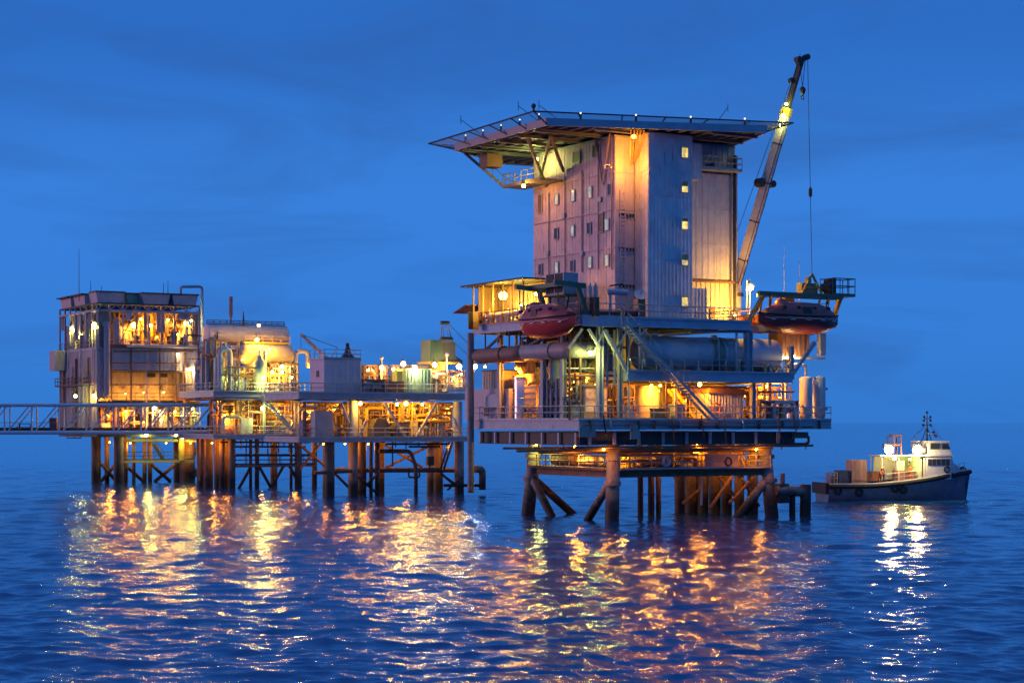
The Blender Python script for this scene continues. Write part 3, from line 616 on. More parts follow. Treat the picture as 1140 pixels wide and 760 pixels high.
for px, lb in ((897, 'tall white upright bottle with a piped top, left one of the pair'), (912, 'tall white upright bottle at the very right end of the main deck')):
    t = Thing('pressure_bottle', lb, 'tank', R, (R.U(px, v), v, ZM), 'upright bottles at the right end')
    c_ = (R.U(px, v), v); t.part('shell', MB().vessel((*c_, ZM + .15), (*c_, R.Z(418.5, *c_)), .56, 20, .35), mat('bottle_cream', (.62, .58, .52), .45, rust=.2), smooth=True)
    t.part('skirt', MB().cyl((*c_, ZM + .004), (*c_, ZM + .5), .5, n=20), GREY)
    if px == 912: t.part('nozzle', MB().cyl((c_[0], v, 11.3), (c_[0] + .9, v, 11.3), .12, n=8).cyl((c_[0], v, 9.5), (c_[0] + .9, v, 9.5), .12, n=8), GREY)
    else: t.part('pipe', MB().pipe([(*c_, 12.2), (*c_, R.Z(406, *c_)), (R.U(875, v), v, R.Z(406, *c_)), (R.U(875, v), v, 9)], .11), PIPEW, smooth=True)
for px, v, m, w, h, lb in ((737, -1.2, GREEN, 1.5, .9, 'low dark green tool chest at the railing before the yellow tank'), (757, -1.1, mat('blue_paint', (.1, .2, .42), .5), 1.1, 1.25, 'blue box at the foot of the long stairway'),
                           (703, -1.2, PIPEW, .7, .85, 'small pale cabinet at the railing left of the yellow tank')):
    u = R.U(px, v); t = Thing('deck_box', lb, 'box', R, (u, v, ZM)); t.part('body', MB().box(u - w / 2, u + w / 2, v, v + .7, ZM + .1, ZM + h), m); t.part('lid', MB().box(u - w / 2 - .05, u + w / 2 + .05, v - .05, v + .75, ZM + h, ZM + h + .09), m)
    t.part('foot', MB().box(u - w / 2, u - w / 2 + .15, v, v + .7, ZM + .004, ZM + .1), DARK); t.part('foot', MB().box(u + w / 2 - .15, u + w / 2, v, v + .7, ZM + .004, ZM + .1), DARK)
# left side of the main deck: silver tank, duct, container, block house, stack, exhausts
c_ = R.Q(582, 460, UL + 2.0); cz = R.Z(420, c_[0], c_[1])
t = Thing('silver_tank', 'shiny metal upright tank beside the glowing orange duct at the left of the main deck', 'tank', R, (c_[0], c_[1], ZM))
t.part('shell', MB().lathe((c_[0], c_[1], ZM + .004), (c_[0], c_[1], cz), [(0, .85), (cz - ZM - .2, .85), (cz - ZM - .15, .9), (cz - ZM, .9)], 26), STEEL, smooth=True)
t.part('seam', MB().torus((c_[0], c_[1], ZM + 1.9), (0, 0, 1), .86, .025, 26, 4), STEEL)
t.part('lid', MB().lathe((c_[0], c_[1], cz), (c_[0], c_[1], cz + .3), [(0, .95), (.12, .95), (.25, .2)], 26), YELLOW, smooth=True)
c2 = R.Q(598, 460, UL + 2.6); z2 = R.Z(404, *c2[:2])
t = Thing('exhaust_duct', 'wide ribbed duct glowing orange that funnels up to the slant-cut exhaust pipe', 'duct', R, (c2[0], c2[1], ZM))
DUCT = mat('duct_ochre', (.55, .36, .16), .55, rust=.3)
t.part('duct_body', MB().box(c2[0] - .9, c2[0] + .9, c2[1] - 1.3, c2[1] + 1.1, ZM + .004, 11.6), DUCT)
for k in range(6): t.part('rib', MB().box(c2[0] - .96, c2[0] + .96, c2[1] - 1.36, c2[1] + 1.16, ZM + .4 + k * .5, ZM + .47 + k * .5), DUCT)
q = R.Q(577, 404, UL + .6)
t.part('duct_elbow', MB().sweep([(c2[0], c2[1] - .1, 11.6), (c2[0], c2[1] + .3, 12.4), (c2[0] - .6, c2[1] + 1.1, 13.0), (q[0] + .3, q[1], q[2] + .2)], [1.0, .85, .7, .6], 12), DUCT, smooth=True)
q = R.Q(547, 470, UL + .9); a1, a2 = R.V(537, UL + .9), R.V(557, UL + .9); zt = R.Z(413, q[0], q[1]); zb = R.Z(433, q[0], q[1])
t = Thing('ribbed_container', 'ribbed container glowing yellow on top of the pale block house at the left end', 'container', R, (q[0], q[1], zb + .2))
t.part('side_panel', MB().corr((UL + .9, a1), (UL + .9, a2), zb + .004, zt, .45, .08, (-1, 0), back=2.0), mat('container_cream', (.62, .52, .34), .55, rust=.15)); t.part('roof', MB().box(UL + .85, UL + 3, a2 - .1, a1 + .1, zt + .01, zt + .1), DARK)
b1, b2 = R.V(517, UL + .7), R.V(566, UL + .7)
t = Thing('block_house', 'pale pink flat-walled block house at the left end of the main deck', 'cabin', R, (UL + 1.5, q[1], ZM))
t.part('wall', MB().box(UL + .75, UL + 4, b2, b1, ZM + .004, zb), mat('pink_wall', (.58, .47, .47), .55, streak=.2)); t.part('hood', MB().extrude([(UL + .75, R.V(538, UL), 10.9), (UL + .75, R.V(553, UL), 10.9), (UL + .75, R.V(553, UL), 9.9), (UL + .75, R.V(538, UL), 9.9)], (-.5, 0, -.3)), GREY)
t.part('hatch', MB().box(UL + .68, UL + .75, R.V(544, UL + .7), R.V(539, UL + .7), 8.9, 9.7), BROWN)
t.part('wall_lamp', MB().sphere((UL + .45, R.V(549, UL + .5), 10.5), .1, 8, 5), emis('lens_warm', LCOL['warm'], 60, False))
c3 = R.Q(619, 470, UL + 1.6)
t = Thing('grey_stack', 'thick pale grey upright stack rising from the main deck below the left lifeboat', 'stack', R, (c3[0], c3[1], ZM))
t.part('shell', MB().cyl((c3[0], c3[1], ZM + .004), (c3[0], c3[1], 13.6), .62, n=20), GREY, smooth=True)
for z in (9.4, 11.2, 13.0): t.part('band', MB().cyl((c3[0], c3[1], z), (c3[0], c3[1], z + .12), .68, n=20), GREY, smooth=True)
for (pa, pb, py, lb, m, uu) in ((527, 572, 397, 'brown slant-cut exhaust pipe, the left one of two under the lifeboat', mat('brown_exhaust', (.25, .13, .09), .6, rust=.5), UL - .2), (565, 628, 394, 'grey slant-cut exhaust pipe, the right one of two under the lifeboat', mat('grey_exhaust', (.33, .31, .31), .5, rust=.3), UL + .2)):
    a, b = R.Q(pa, py, uu), R.Q(pb, py, uu); t = Thing('exhaust_pipe', lb, 'pipe', R, b, 'slant-cut exhaust pipes'); r_ = .68; n = 20
    mb = MB(); vs_ = []
    for k in range(n):
        w = 2 * math.pi * k / n; zz = r_ * math.sin(w); vs_.append((uu + r_ * math.cos(w), a[1] - (0 if zz > 0 else 0) - (r_ - zz) * 1.0, a[2] + zz))
    for k in range(n):
        w = 2 * math.pi * k / n; vs_.append((uu + r_ * math.cos(w), b[1], a[2] + r_ * math.sin(w)))
    mb._add(vs_, [(k, (k + 1) % n, (k + 1) % n + n, k + n) for k in range(n)] + [tuple(range(2 * n - 1, n - 1, -1))]); t.part('tube', mb, m, smooth=True)
    t.part('elbow', MB().pipe([(uu, b[1] + .4, a[2]), (uu, b[1] - 1.0, a[2]), (uu + 3.2, b[1] - 1.0, a[2])], r_ * 1.02, .9, 16), m, smooth=True); t.part('flange', MB().lathe((uu, b[1] + 1.5, a[2]), (uu, b[1] + 1.65, a[2]), [(0, r_ + .1), (.15, r_ + .1)], n), m)
    t.part('hanger', MB().beam((uu, b[1] + .8, a[2] + r_), (uu, b[1] + .8, 16.2), .1, .1), DARK); t.part('hanger', MB().beam((uu, a[1] - 2.2, a[2] + r_), (uu, a[1] - 2.2, 16.2), .1, .1), DARK)

# ------------------------------------------------------------------ accommodation block
VC = R.V(685, 3.0); VF = VC - 2.2; VBK = R.V(594, 3.0); UE = R.U(818, VC); S0, S1 = R.U(722, VF), R.U(771, VF)
ZT = R.Z(147.5, S0, VF)
T = Thing('accommodation_block', 'tall windowed accommodation block with ribbed pink and blue-grey walls', 'building', R, (9, 11, ZU))
AB = T
T.part('core', MB().box(3.1, UE - .1, VC + .1, VBK - .1, ZU + .004, ZT - .25), GREY)
nfl = 5; fh = (ZT - ZU) / nfl
npan = 10; pw = (VBK - VC) / npan
LP = {}
for f in range(nfl):
    for k in range(npan):
        key = 'L'
        if key not in LP: LP[key] = MB().corr((0, pw - .015), (0, .015), .015, fh - .015, .46, .022, (-1, 0), back=.08).mesh('cladding_panel'); LP[key].materials.append(CREAM)
        T.inst('cladding_panel', LP[key], (3.0, VC + k * pw, ZU + f * fh))
# small windows of the left wall, read off the photograph: (px, py, state)
for px, py, m in ((679, 211, WIN_D), (657, 214, WIN_P), (638, 218, WIN_P), (620, 222, WIN_P), (601.5, 227, 'door'), (676, 250, WIN_P), (656, 254, WIN_D), (637.5, 257, WIN_P), (619.5, 260, WIN_D), (669, 248, 'door'),
                  (676, 290, WIN_P), (657, 292, WIN_P), (637.5, 296, WIN_D), (620, 298, WIN_P), (602, 300, WIN_D), (642, 175, 'vent'), (664, 168, 'vent')):
    c_ = R.Q(px, py, 2.95); hw, hh = (.27, .46) if m not in ('door', 'vent') else ((.3, .8) if m == 'door' else (.55, .5))
    mm = {'door': BROWN, 'vent': DARK}.get(m, m) if isinstance(m, str) else m
    nm = 'door' if m == 'door' else 'louvre' if m == 'vent' else 'window'
    w = T.part(nm, MB().box(2.90, 2.97, c_[1] - hw, c_[1] + hw, c_[2] - hh, c_[2] + hh), mm)
    T.part('frame', MB().box(2.86, 2.93, c_[1] - hw - .08, c_[1] - hw, c_[2] - hh - .08, c_[2] + hh + .08).box(2.86, 2.93, c_[1] + hw, c_[1] + hw + .08, c_[2] - hh - .08, c_[2] + hh + .08).box(2.862, 2.93, c_[1] - hw, c_[1] + hw, c_[2] + hh, c_[2] + hh + .08).box(2.862, 2.93, c_[1] - hw, c_[1] + hw, c_[2] - hh - .08, c_[2] - hh), GREY, w)
# front wall: narrow bright bay, stair tower, right bay
fw = [(3.0, S0 + .15)]
def clad(p, q, z0, z1, nrm, m, pitch, n_w, n_h, d=.05):
    for i in range(n_w):
        for j in range(n_h):
            a, b = Vector(p).lerp(Vector(q), i / n_w), Vector(p).lerp(Vector(q), (i + 1) / n_w); e = (b - a).normalized() * .012
            T.part('cladding_panel', MB().corr(tuple(a + e), tuple(b - e), z0 + (z1 - z0) * j / n_h + .012, z0 + (z1 - z0) * (j + 1) / n_h - .012, pitch, d, nrm), m)
SANDY = mat('pale_cladding', (.60, .54, .52), .55, var=.18, streak=.4)
clad((3.05, VC), (S0 + .02, VC), ZU + .01, ZT - .1, (0, -1), SANDY, 1.2, 1, 5, .02)
clad((S0, VC - .05), (S0, VF + .02), ZU + .01, ZT, (-1, 0), SANDY, .5, 1, 5)
clad((S0 + .02, VF), (S1, VF), ZU + .01, ZT, (0, -1), STAIRCLAD, .36, 3, 3, .014)
T.part('stair_core', MB().box(S0 + .09, S1 - .05, VF + .09, VC - .1, ZU + .01, ZT - .02), GREY)
clad((S1, VF + .02), (S1, VC), ZU + .01, ZT, (1, 0), STAIRCLAD, .5, 1, 4)
a1 = R.U(787, VF + .4)
T.part('porch', MB().corr((S1 + .1, VF + .4), (a1, VF + .4), ZU + .01, R.Z(320, S1, VF), .36, .04, (0, -1), back=1.6), STAIRCLAD)
T.part('vent_box', MB().corr((S1 + .1, VF + .8), (R.U(781, VF + .8), VF + .8), R.Z(198, S1, VF), R.Z(158, S1, VF), .4, .03, (0, -1), back=1.2), STAIRCLAD)
clad((S1 + .1, VC - .02), (UE, VC - .02), ZU + .01, R.Z(315, UE, VC), (0, -1), mat('sand_clad', (.62, .57, .47), .55, streak=.15), .55, 2, 1)
clad((S1 + .1, VC - .14), (UE - .2, VC - .14), R.Z(312, UE, VC), R.Z(196, UE, VC), (0, -1), WHITE, .62, 3, 3, .04)
zl = R.Z(192, UE, VC)
T.part('balcony', MB().box(S1 + 1, UE, VC - 1.1, VC - .02, zl - .12, zl), GREY)
T.part('guard_rail', MB().rail([(S1 + 1, VC - 1.08, zl), (UE, VC - 1.08, zl), (UE, VC - .05, zl)], 1.1, 1.2, .04), GALV)
clad((S1 + .1, VC - .03), (UE, VC - .03), zl + .05, ZT - .1, (0, -1), GREY, .6, 2, 1)
for k in range(4): u = S1 + 1.4 + k * .75; T.part('junction_box', MB().box(u, u + .45, VC - .45, VC - .12, zl + .1, zl + .5 + .25 * (k % 2)), GREY if k % 2 else DARK)
for px in (815, 818, 820): T.part('down_pipe', MB().cyl((R.U(px, VC - .4), VC - .4, ZU), (R.U(px, VC - .4), VC - .4, ZT - 1), .08 if px != 818 else .13, n=8), DARK if px == 818 else GREY)
T.part('ledge', MB().box(S1 + .1, UE + .05, VC - .5, VC - .2, R.Z(316, UE, VC), R.Z(314, UE, VC)), BROWN)
T.part('hatch', MB().box(R.U(790, VC - .1), R.U(796, VC - .1), VC - .12, VC - .1, R.Z(354, UE, VC), R.Z(344, UE, VC)), BROWN)
clad((UE, VC), (UE, VBK), ZU + .01, ZT - .1, (1, 0), GREY, .6, 5, 5)
T.part('roof', MB().box(2.9, UE + .05, VC - .02, VBK, ZT - .25, ZT - .05), GREY); T.part('roof', MB().box(S0 + .05, S1, VF + .05, VC - .05, ZT - .02, ZT + .08), GREY)
for py, bl in ((169.5, .1), (208, .45), (249, .3), (289, .55), (335.5, .12)):
    c_ = R.P(762, py, VF - .05); z = c_[2]
    w = T.part('window', MB().box(c_[0] - .33, c_[0] + .33, VF - .07, VF - .03, z - .47, z + .47), WIN_Y); T.part('blind', MB().box(c_[0] - .32, c_[0] + .32, VF - .09, VF - .075, z + .47 - .94 * bl, z + .465), mat('blind_tan', (.42, .36, .2), .8), w)
    T.part('frame', MB().box(c_[0] - .42, c_[0] - .33, VF - .16, VF - .03, z - .56, z + .56).box(c_[0] + .33, c_[0] + .42, VF - .16, VF - .03, z - .56, z + .56).box(c_[0] - .33, c_[0] + .33, VF - .158, VF - .03, z + .47, z + .56).box(c_[0] - .33, c_[0] + .33, VF - .158, VF - .03, z - .56, z - .47), STAIRCLAD, w)
for py in (238, 276, 317):
    z = R.Z(py, 4, VC); mb = MB().box(3.3, S0 - .1, VC - .16, VC - .05, z - .05, z)
    for k in range(5): mb.box(3.4 + k * .35, 3.5 + k * .35, VC - .14, VC - .06, z - .25, z - .05)
    T.part('cable_tray', mb, DARK)
T.part('ladder', MB().ladder((3.4, VC - .2, R.Z(318, 4, VC)), R.Z(210, 4, VC) - R.Z(318, 4, VC), (1, 0, 0)), SANDY)
T.part('bracket_lamp', MB().pipe([(2.9, VC + .6, R.Z(183, 3, VC)), (2.3, VC + .6, R.Z(183, 3, VC)), (2.3, VC + .6, R.Z(188, 3, VC)), (2.2, VC - .6, R.Z(188, 3, VC))], .06), WHITE)
# wall lamps: under the helideck over the pale bay, on the right bay, at the left underside
lamp(T, (3.9, VC - 1.5, ZT - .35), 'sodium', 430, .22, off=(-1.0, -.5, -2.4))
lamp(T, (UE - .9, VC - 1.2, ZU + .9), 'warm', 320, .10, off=(-.2, -.5, .2))
lamp(T, (1.6, VBK - 3.0, ZT - .9), 'green', 200, .14, off=(-.5, 0, -.3))
for px, z_a, z_b in ((611, 308, 215), (629, 306, 196), (648, 303, 190), (666, 300, 176), (681, 300, 165)):
    v = R.V(px, 2.9); T.part('down_pipe', MB().cyl((2.9, v, R.Z(z_a, 2.9, v)), (2.9, v, R.Z(z_b, 2.9, v)), .05, n=6), mat('seam_mauve', (.22, .14, .15), .6))
for j in range(1, 5): T.part('drip_rail', MB().box(2.90, 2.97, VC + .05, VBK - .05, ZU + j * fh - .05, ZU + j * fh + .05), CREAM)
for px, py in ((628, 240), (648, 282), (610, 282), (668, 222)):
    c_ = R.Q(px, py, 2.9); T.part('junction_box', MB().box(2.78, 2.96, c_[1] - .2, c_[1] + .2, c_[2] - .22, c_[2] + .22), GREY)
T.part('plant_room', MB().box(3.3, 6.2, VBK - 7.2, VBK - .3, ZT - 3.0, ZT - .3), mat('lime_wall', (.5, .5, .3), .6))

# ------------------------------------------------------------------ helideck
ZH = ZT + .15
def onz(px, py, z): D = FPX * (z - EYE) / (HOR - py); return ((px - 570) / FPX * D, D)
F_ = onz(609, 140, ZH); Rc = onz(853, 148, ZH); Lc = onz(507, 168, ZH)
poly = [F_, Rc, (Rc[0] - 1.6, Rc[1] + 6.5), (Rc[0] - 5, Rc[1] + 17), (Rc[0] - 14, Rc[1] + 23), (Lc[0] + 4.5, Lc[1] + 9), Lc]
pl = [R.local(p) for p in poly]
T = Thing('helideck', 'flat helicopter deck with netted rim on top of the accommodation block', 'helideck', R, (9, 9, ZH))
cx = sum(p[0] for p in pl) / len(pl); cyy = sum(p[1] for p in pl) / len(pl)
T.part('landing_deck', MB().prism(pl, ZH + .38, ZH + .58), mat('helideck_plate', (.2, .24, .24), .7))
for i in range(len(pl)):
    a, b = pl[i], pl[(i + 1) % len(pl)]
    T.part('edge_fascia', MB().beam((*a, ZH + .32), (*b, ZH + .32), .16, .64), BLUEGREY if i == 0 else mat('fascia_mauve', (.34, .27, .30), .5, rust=.25))
inner = [(cx + (p[0] - cx) * .985, cyy + (p[1] - cyy) * .985) for p in pl]
def clip_line(c0, axis):                       # span of the deck outline along one plan axis
    xs_ = []
    for i in range(len(inner)):
        a, b = inner[i], inner[(i + 1) % len(inner)]
        if (a[axis] - c0) * (b[axis] - c0) < 0:
            t_ = (c0 - a[axis]) / (b[axis] - a[axis]); xs_.append(a[1 - axis] + (b[1 - axis] - a[1 - axis]) * t_)
    return (min(xs_), max(xs_)) if len(xs_) >= 2 else None
for k in range(24):
    c0 = min(p[0] for p in inner) + .6 + k * 1.25; s_ = clip_line(c0, 0)
    if s_ and s_[1] - s_[0] > 1: T.part('deck_beam', MB().ibeam((c0, s_[0], ZH + .21), (c0, s_[1], ZH + .21), .2, .32), mat('deck_beam_mauve', (.19, .19, .22), .55, rust=.3))
for k in range(7):
    c0 = min(p[1] for p in inner) + 1.5 + k * 3.3; s_ = clip_line(c0, 1)
    if s_ and s_[1] - s_[0] > 1: T.part('main_beam', MB().ibeam((s_[0], c0, ZH - .09), (s_[1], c0, ZH - .09), .3, .28), MATS['deck_beam_mauve'])
# netted safety rim
rim = []
for i, p in enumerate(pl):
    pr, nx_ = pl[i - 1], pl[(i + 1) % len(pl)]
    d = Vector((p[0] - cx, p[1] - cyy)); d.normalize(); rim.append((p[0] + d.x * 2.1, p[1] + d.y * 2.1))
tgt = R.local(onz(477, 160, ZH + 1.15)); rim[-1] = tgt; rim[0] = R.local(onz(594, 124, ZH + 1.15)); rim[1] = R.local(onz(883, 137, ZH + 1.15))
for i in range(len(pl)):
    a, b, ra, rb = pl[i], pl[(i + 1) % len(pl)], rim[i], rim[(i + 1) % len(pl)]
    L = (Vector(b) - Vector(a)).length; n = max(2, int(L / 3.2))
    T.part('net_rail', MB().cyl((*ra, ZH + 1.15), (*rb, ZH + 1.15), .07, n=6), DARK)
    for j in range(n + 1 if i < len(pl) - 1 else n):
        p, q = Vector(a).lerp(Vector(b), j / n), Vector(ra).lerp(Vector(rb), j / n)
        T.part('net_outrigger', MB().beam((p.x, p.y, ZH + .1), (q.x, q.y, ZH + 1.15), .10, .10), DARK)
    nm = MB()
    for j in range(1, 9):
        t_ = j / 9; p, q = Vector(a).lerp(Vector(ra), t_), Vector(b).lerp(Vector(rb), t_); z = ZH + .6 + .55 * t_; nm.cyl((p.x, p.y, z), (q.x, q.y, z), .012, n=3, caps=False)
    for j in range(int(L / .3)):
        t_ = j / int(L / .3); p, q = Vector(a).lerp(Vector(b), t_), Vector(ra).lerp(Vector(rb), t_); nm.cyl((p.x, p.y, ZH + .6), (q.x, q.y, ZH + 1.15), .012, n=3, caps=False)
    T.part('safety_net', nm, NETM)
for i, k in ((0, 4), (6, 5)):
    a, b = pl[i], pl[(i + 1) % len(pl)]
    for j in range(k):
        p = Vector(a).lerp(Vector(b), (j + .6) / k); l_ = T.part('edge_light', MB().cyl((p.x, p.y, ZH + .6), (p.x, p.y, ZH + 1.06), .1, n=8), DARK)
        T.part('lens', MB().sphere((p.x, p.y, ZH + 1.16), .075, 8, 5), emis('lens_edge', (1, .85, .5), 2.2, False), l_)
T.part('windsock_lamp', MB().cyl((*rim[0], ZH + 1.15), (*rim[0], ZH + 1.5), .1, n=6).sphere((*rim[0], ZH + 1.6), .22, 8, 5), DARK)
for px, py, ph in ((513, 146, 128), (600, 130, 112), (577, 131, 113)):
    p = R.local(onz(px + 22, py + 3, ZH + 1.15)); q = R.local(onz(px, py - 9, ZH + 2.0))
    T.part('whip_antenna', MB().cyl((*p, ZH + 1.1), (q[0], q[1], ZH + 2.3), .03, n=4).cyl((q[0], q[1], ZH + 1.9), (q[0], q[1], ZH + 2.7), .03, n=4), DARK)
p = R.local(onz(800, 133, ZH + 1.15)); T.part('whip_antenna', MB().cyl((*p, ZH + 1.1), (p[0] + 1.0, p[1], ZH + 2.3), .03, n=4).cyl((p[0] + 1.0, p[1], ZH + 1.9), (p[0] + 1.0, p[1], ZH + 2.6), .03, n=4), DARK)
# struts and the hung access platform on the left wall
OLIVE = mat('olive_strut', (.30, .27, .17), .55, rust=.3)
for a, b, uo in (((586, 164), (607, 207), -2.6), ((613, 165), (600, 200), -1.0), ((613, 162), (626, 190), -.6)):
    p = R.Q(a[0], a[1], uo); q = R.Q(b[0], b[1], 2.7); T.part('strut', MB().cyl((p[0], p[1], ZH), (2.8, q[1], q[2]), .17, n=8), OLIVE)
zpl = R.Z(206, 2, VBK - 1)
T.part('access_platform', MB().box(.4, 2.85, VBK - 5.5, VBK + 1.4, zpl - .12, zpl), OLIVE); T.part('guard_rail', MB().rail([(2.8, VBK + 1.35, zpl), (.45, VBK + 1.35, zpl), (.45, VBK - 5.4, zpl)], 1.1, 1.2, .04), OLIVE)
T.part('access_stair', MB().stairs((.5, VBK + 1.2, zpl), (-2.4, VBK + 3.6, ZH + .1), (.6, .8, 0), .9), OLIVE)
T.part('equipment_box', MB().box(-1.6, .0, VBK + .6, VBK + 2.0, ZH - 1.5, ZH - .3), BROWN); T.part('hanger', MB().beam((-.8, VBK + 1.3, ZH - .3), (-.8, VBK + 1.3, ZH + .1), .15, .15), DARK)
lamp(T, R.Q(583, 207, .3), 'warm', 170, .24, off=(-.4, -.2, -.2))
for k in range(5):                              # slanted bars over the bright bay
    T.part('strut', MB().beam((2.9 + k * .34, VC - 2.6, ZH - .05), (4.3 + k * .2, VC - .35, ZT - 2.6 + .1 * k), .08, .12), YELLOW)
T.part('strut', MB().beam((2.8, VC + 3.0, ZH), (2.85, VC + 1.8, ZT - 4.2), .12, .12), mat('strut_mauve', (.3, .2, .22), .5)); T.part('strut', MB().beam((2.8, VC + .6, ZH), (2.85, VC + 1.8, ZT - 4.2), .12, .12), MATS['strut_mauve'])

# ------------------------------------------------------------------ lifeboats in their davits
def lifeboat(fr, c0, ang, L, label, m_hull, m_top):
    """double-ended enclosed boat; c0 = centre of the keel line; local frame turned by ang"""
    f = Frame(xy=tuple(fr.w(c0[0], c0[1])[:2]), rot=math.degrees(fr.a) + ang)
    t = Thing('lifeboat', label, 'lifeboat', f, (0, 0, c0[2]), 'enclosed lifeboats hanging in davits')
    z0 = c0[2]; n = 15; secs = []
    def grid(rows, closed_ends=True):
        mb = MB(); k = len(rows[0]); vs_ = [p for r_ in rows for p in r_]
        fs = [(i * k + j, (i + 1) * k + j, (i + 1) * k + j + 1, i * k + j + 1) for i in range(len(rows) - 1) for j in range(k - 1)]
        fs += [tuple(range(k)), tuple(range((len(rows) - 1) * k + k - 1, (len(rows) - 1) * k - 1, -1))]
        return mb._add(vs_, fs)
    rows, top = [], []
    for i in range(n):
        s = -1 + 2 * i / (n - 1); b = 1.45 * max(.03, (1 - abs(s) ** 2.6)); ke = .95 * abs(s) ** 3.2; x = s * L / 2 * (1 if True else 0)
        sh = 1.55 + .22 * s * s
        rows.append([(x, b * y_, z0 + ke + (sh - ke) * zf) for y_, zf in ((-1, 1), (-.97, .75), (-.8, .4), (-.5, .12), (0, 0), (.5, .12), (.8, .4), (.97, .75), (1, 1))])
        if abs(s) < .93:
            hh = 1.25 * (1 - abs(s / .93) ** 3) + .06
            top.append([(x, b * .93 * math.cos(w), z0 + sh + hh * math.sin(w) ** .8) for w in np.linspace(math.pi, 0, 9)])
    h = t.part('hull', grid(rows), m_hull, smooth=True)
    t.part('canopy', grid(top), m_top, smooth=True)
    for sd in (-1, 1):
        t.part('rubbing_strake', MB().sweep([(-L / 2 + L * i / 14, sd * (1.45 * max(.03, (1 - abs(-1 + i / 7) ** 2.6)) + .03), z0 + 1.55 + .22 * (-1 + i / 7) ** 2) for i in range(15)], .075, 6), BLACK, h)
    t.part('grab_line', MB().sweep([(-L / 2 * .9 + L * .9 * i / 20, -1.5 * max(.05, 1 - abs((-1 + i / 10) * .9) ** 2.6) - .02, z0 + 1.42 - .10 * abs(math.sin(i * math.pi / 2.5))) for i in range(21)], .03, 5), WHITE, h)
    for s in (-.55, -.2, .2, .55): t.part('porthole', MB().cyl((s * L / 2, -1.02, z0 + 2.35), (s * L / 2, -1.25, z0 + 2.25), .14, n=10), GLASSD)
    for s in (-.75, -.38, 0, .38, .75): t.part('reflective_tape', MB().box(s * L / 2 - .28, s * L / 2 + .28, -1.47 * max(.05, 1 - abs(s) ** 2.6) - .035, -1.47 * max(.05, 1 - abs(s) ** 2.6) - .005, z0 + 1.18, z0 + 1.26), WHITE, h)
    t.part('side_hatch', MB().box(-.45, .45, -1.32, -1.12, z0 + 1.75, z0 + 2.35), DARK)
    t.part('grab_rail', MB().pipe([(-L * .3, -.75, z0 + 2.5), (-L * .3, -.75, z0 + 2.72), (L * .3, -.75, z0 + 2.72), (L * .3, -.75, z0 + 2.5)], .03), GALV)
    t.part('wheel_cupola', MB().lathe((-L * .22, 0, z0 + 2.5), (-L * .22, 0, z0 + 3.2), [(0, .6), (.35, .55), (.55, .35), (.6, .05)], 12), m_top, smooth=True)
    for s in (-.72, .72): t.part('lifting_hook', MB().box(s * L / 2 - .08, s * L / 2 + .08, -.08, .08, z0 + 1.8, z0 + 3.0), DARK)
    return t
# left boat lies along the left side, right boat along the front
lc = R.Q(608, 362, UL - 1.9); lbz = R.Z(377, lc[0], lc[1])
lifeboat(R, (UL - 2.0, R.V(609, UL - 2.0), lbz), -90, 8.6, 'red enclosed lifeboat hanging at the left side of the right platform', RED, mat('lifeboat_top', (.40, .06, .06), .4))
rv = -1.0; ru = R.U(889, rv); rbz = R.Z(372, ru, rv)
lifeboat(R, (ru, rv, rbz), 0, 8.9, 'dark red enclosed lifeboat hanging at the right end of the platform', MAROON, mat('maroon_top', (.30, .07, .06), .4))
t = Thing('lifeboat_davit', 'green davit frame over the left lifeboat', 'davit', R, (UL, R.V(609, UL), ZU), 'lifeboat davits')
va, vb = R.V(633, UL - 1), R.V(590, UL - 1)
for v in (va, vb):
    t.part('davit_arm', MB().beam((UL + .8, v, ZU), (UL - .2, v, lbz + 4.4), .35, .35).beam((UL + .6, v, lbz + 4.3), (UL - 2.4, v, lbz + 4.5), .3, .4), GREEN)
    t.part('fall_wire', MB().cyl((UL - 2.0, v, lbz + 4.4), (UL - 2.0, v, lbz + 2.9), .05, n=5), DARK)
t.part('davit_beam', MB().beam((UL - .9, va, lbz + 4.5), (UL - .9, vb, lbz + 4.5), .3, .35), GREEN)
t = Thing('lifeboat_davit', 'ochre-lit green davit frame over the right lifeboat', 'davit', R, (ru, .8, ZU), 'lifeboat davits')
zt = R.Z(329, ru, 0)
for px in (846, 931):
    u = R.U(px, 0); t.part('davit_leg', MB().beam((u - (.5 if px < 900 else -.3), 1.2, ZU), (u, -.6, zt), .32, .32).beam((u + .8, 1.2, ZU), (u + .5, .4, zt), .2, .2), GREEN if px < 900 else YELLOW)
    t.part('fall_wire', MB().cyl((ru + (-3.2 if px < 900 else 3.2), rv, rbz + 2.9), (ru + (-3.2 if px < 900 else 3.2), rv, zt), .05, n=5), DARK)
t.part('davit_beam', MB().beam((R.U(843, -.6), -.8, zt), (R.U(936, -.6), -.8, zt), .3, .42), GREEN)
t.part('davit_beam', MB().beam((R.U(843, 1), 1.0, zt), (R.U(936, 1), 1.0, zt), .3, .3), GREEN)
for px in (858, 869, 912, 922): u = R.U(px, .6); t.part('davit_strut', MB().beam((u, 1.2, ZU), (u + .35, .9, zt), .14, .14), YELLOW)
cu0, cu1 = R.U(920, 0), R.U(945, 0)
t.part('cage_floor', MB().box(cu0, cu1, -.9, .9, zt + .05, zt + .17), GREEN); t.part('cage_rail', MB().rail([(cu0, -.85, zt + .17), (cu1, -.85, zt + .17), (cu1, .85, zt + .17), (cu0, .85, zt + .17)], 1.5, .9, .05), GREEN)
t.part('winch', MB().box(cu0 + .1, cu0 + .8, -.4, .5, zt + .17, zt + 1.7).cyl((cu0 + .2, -.6, zt + .9), (cu0 + .2, .7, zt + .9), .4, n=12), DARK)
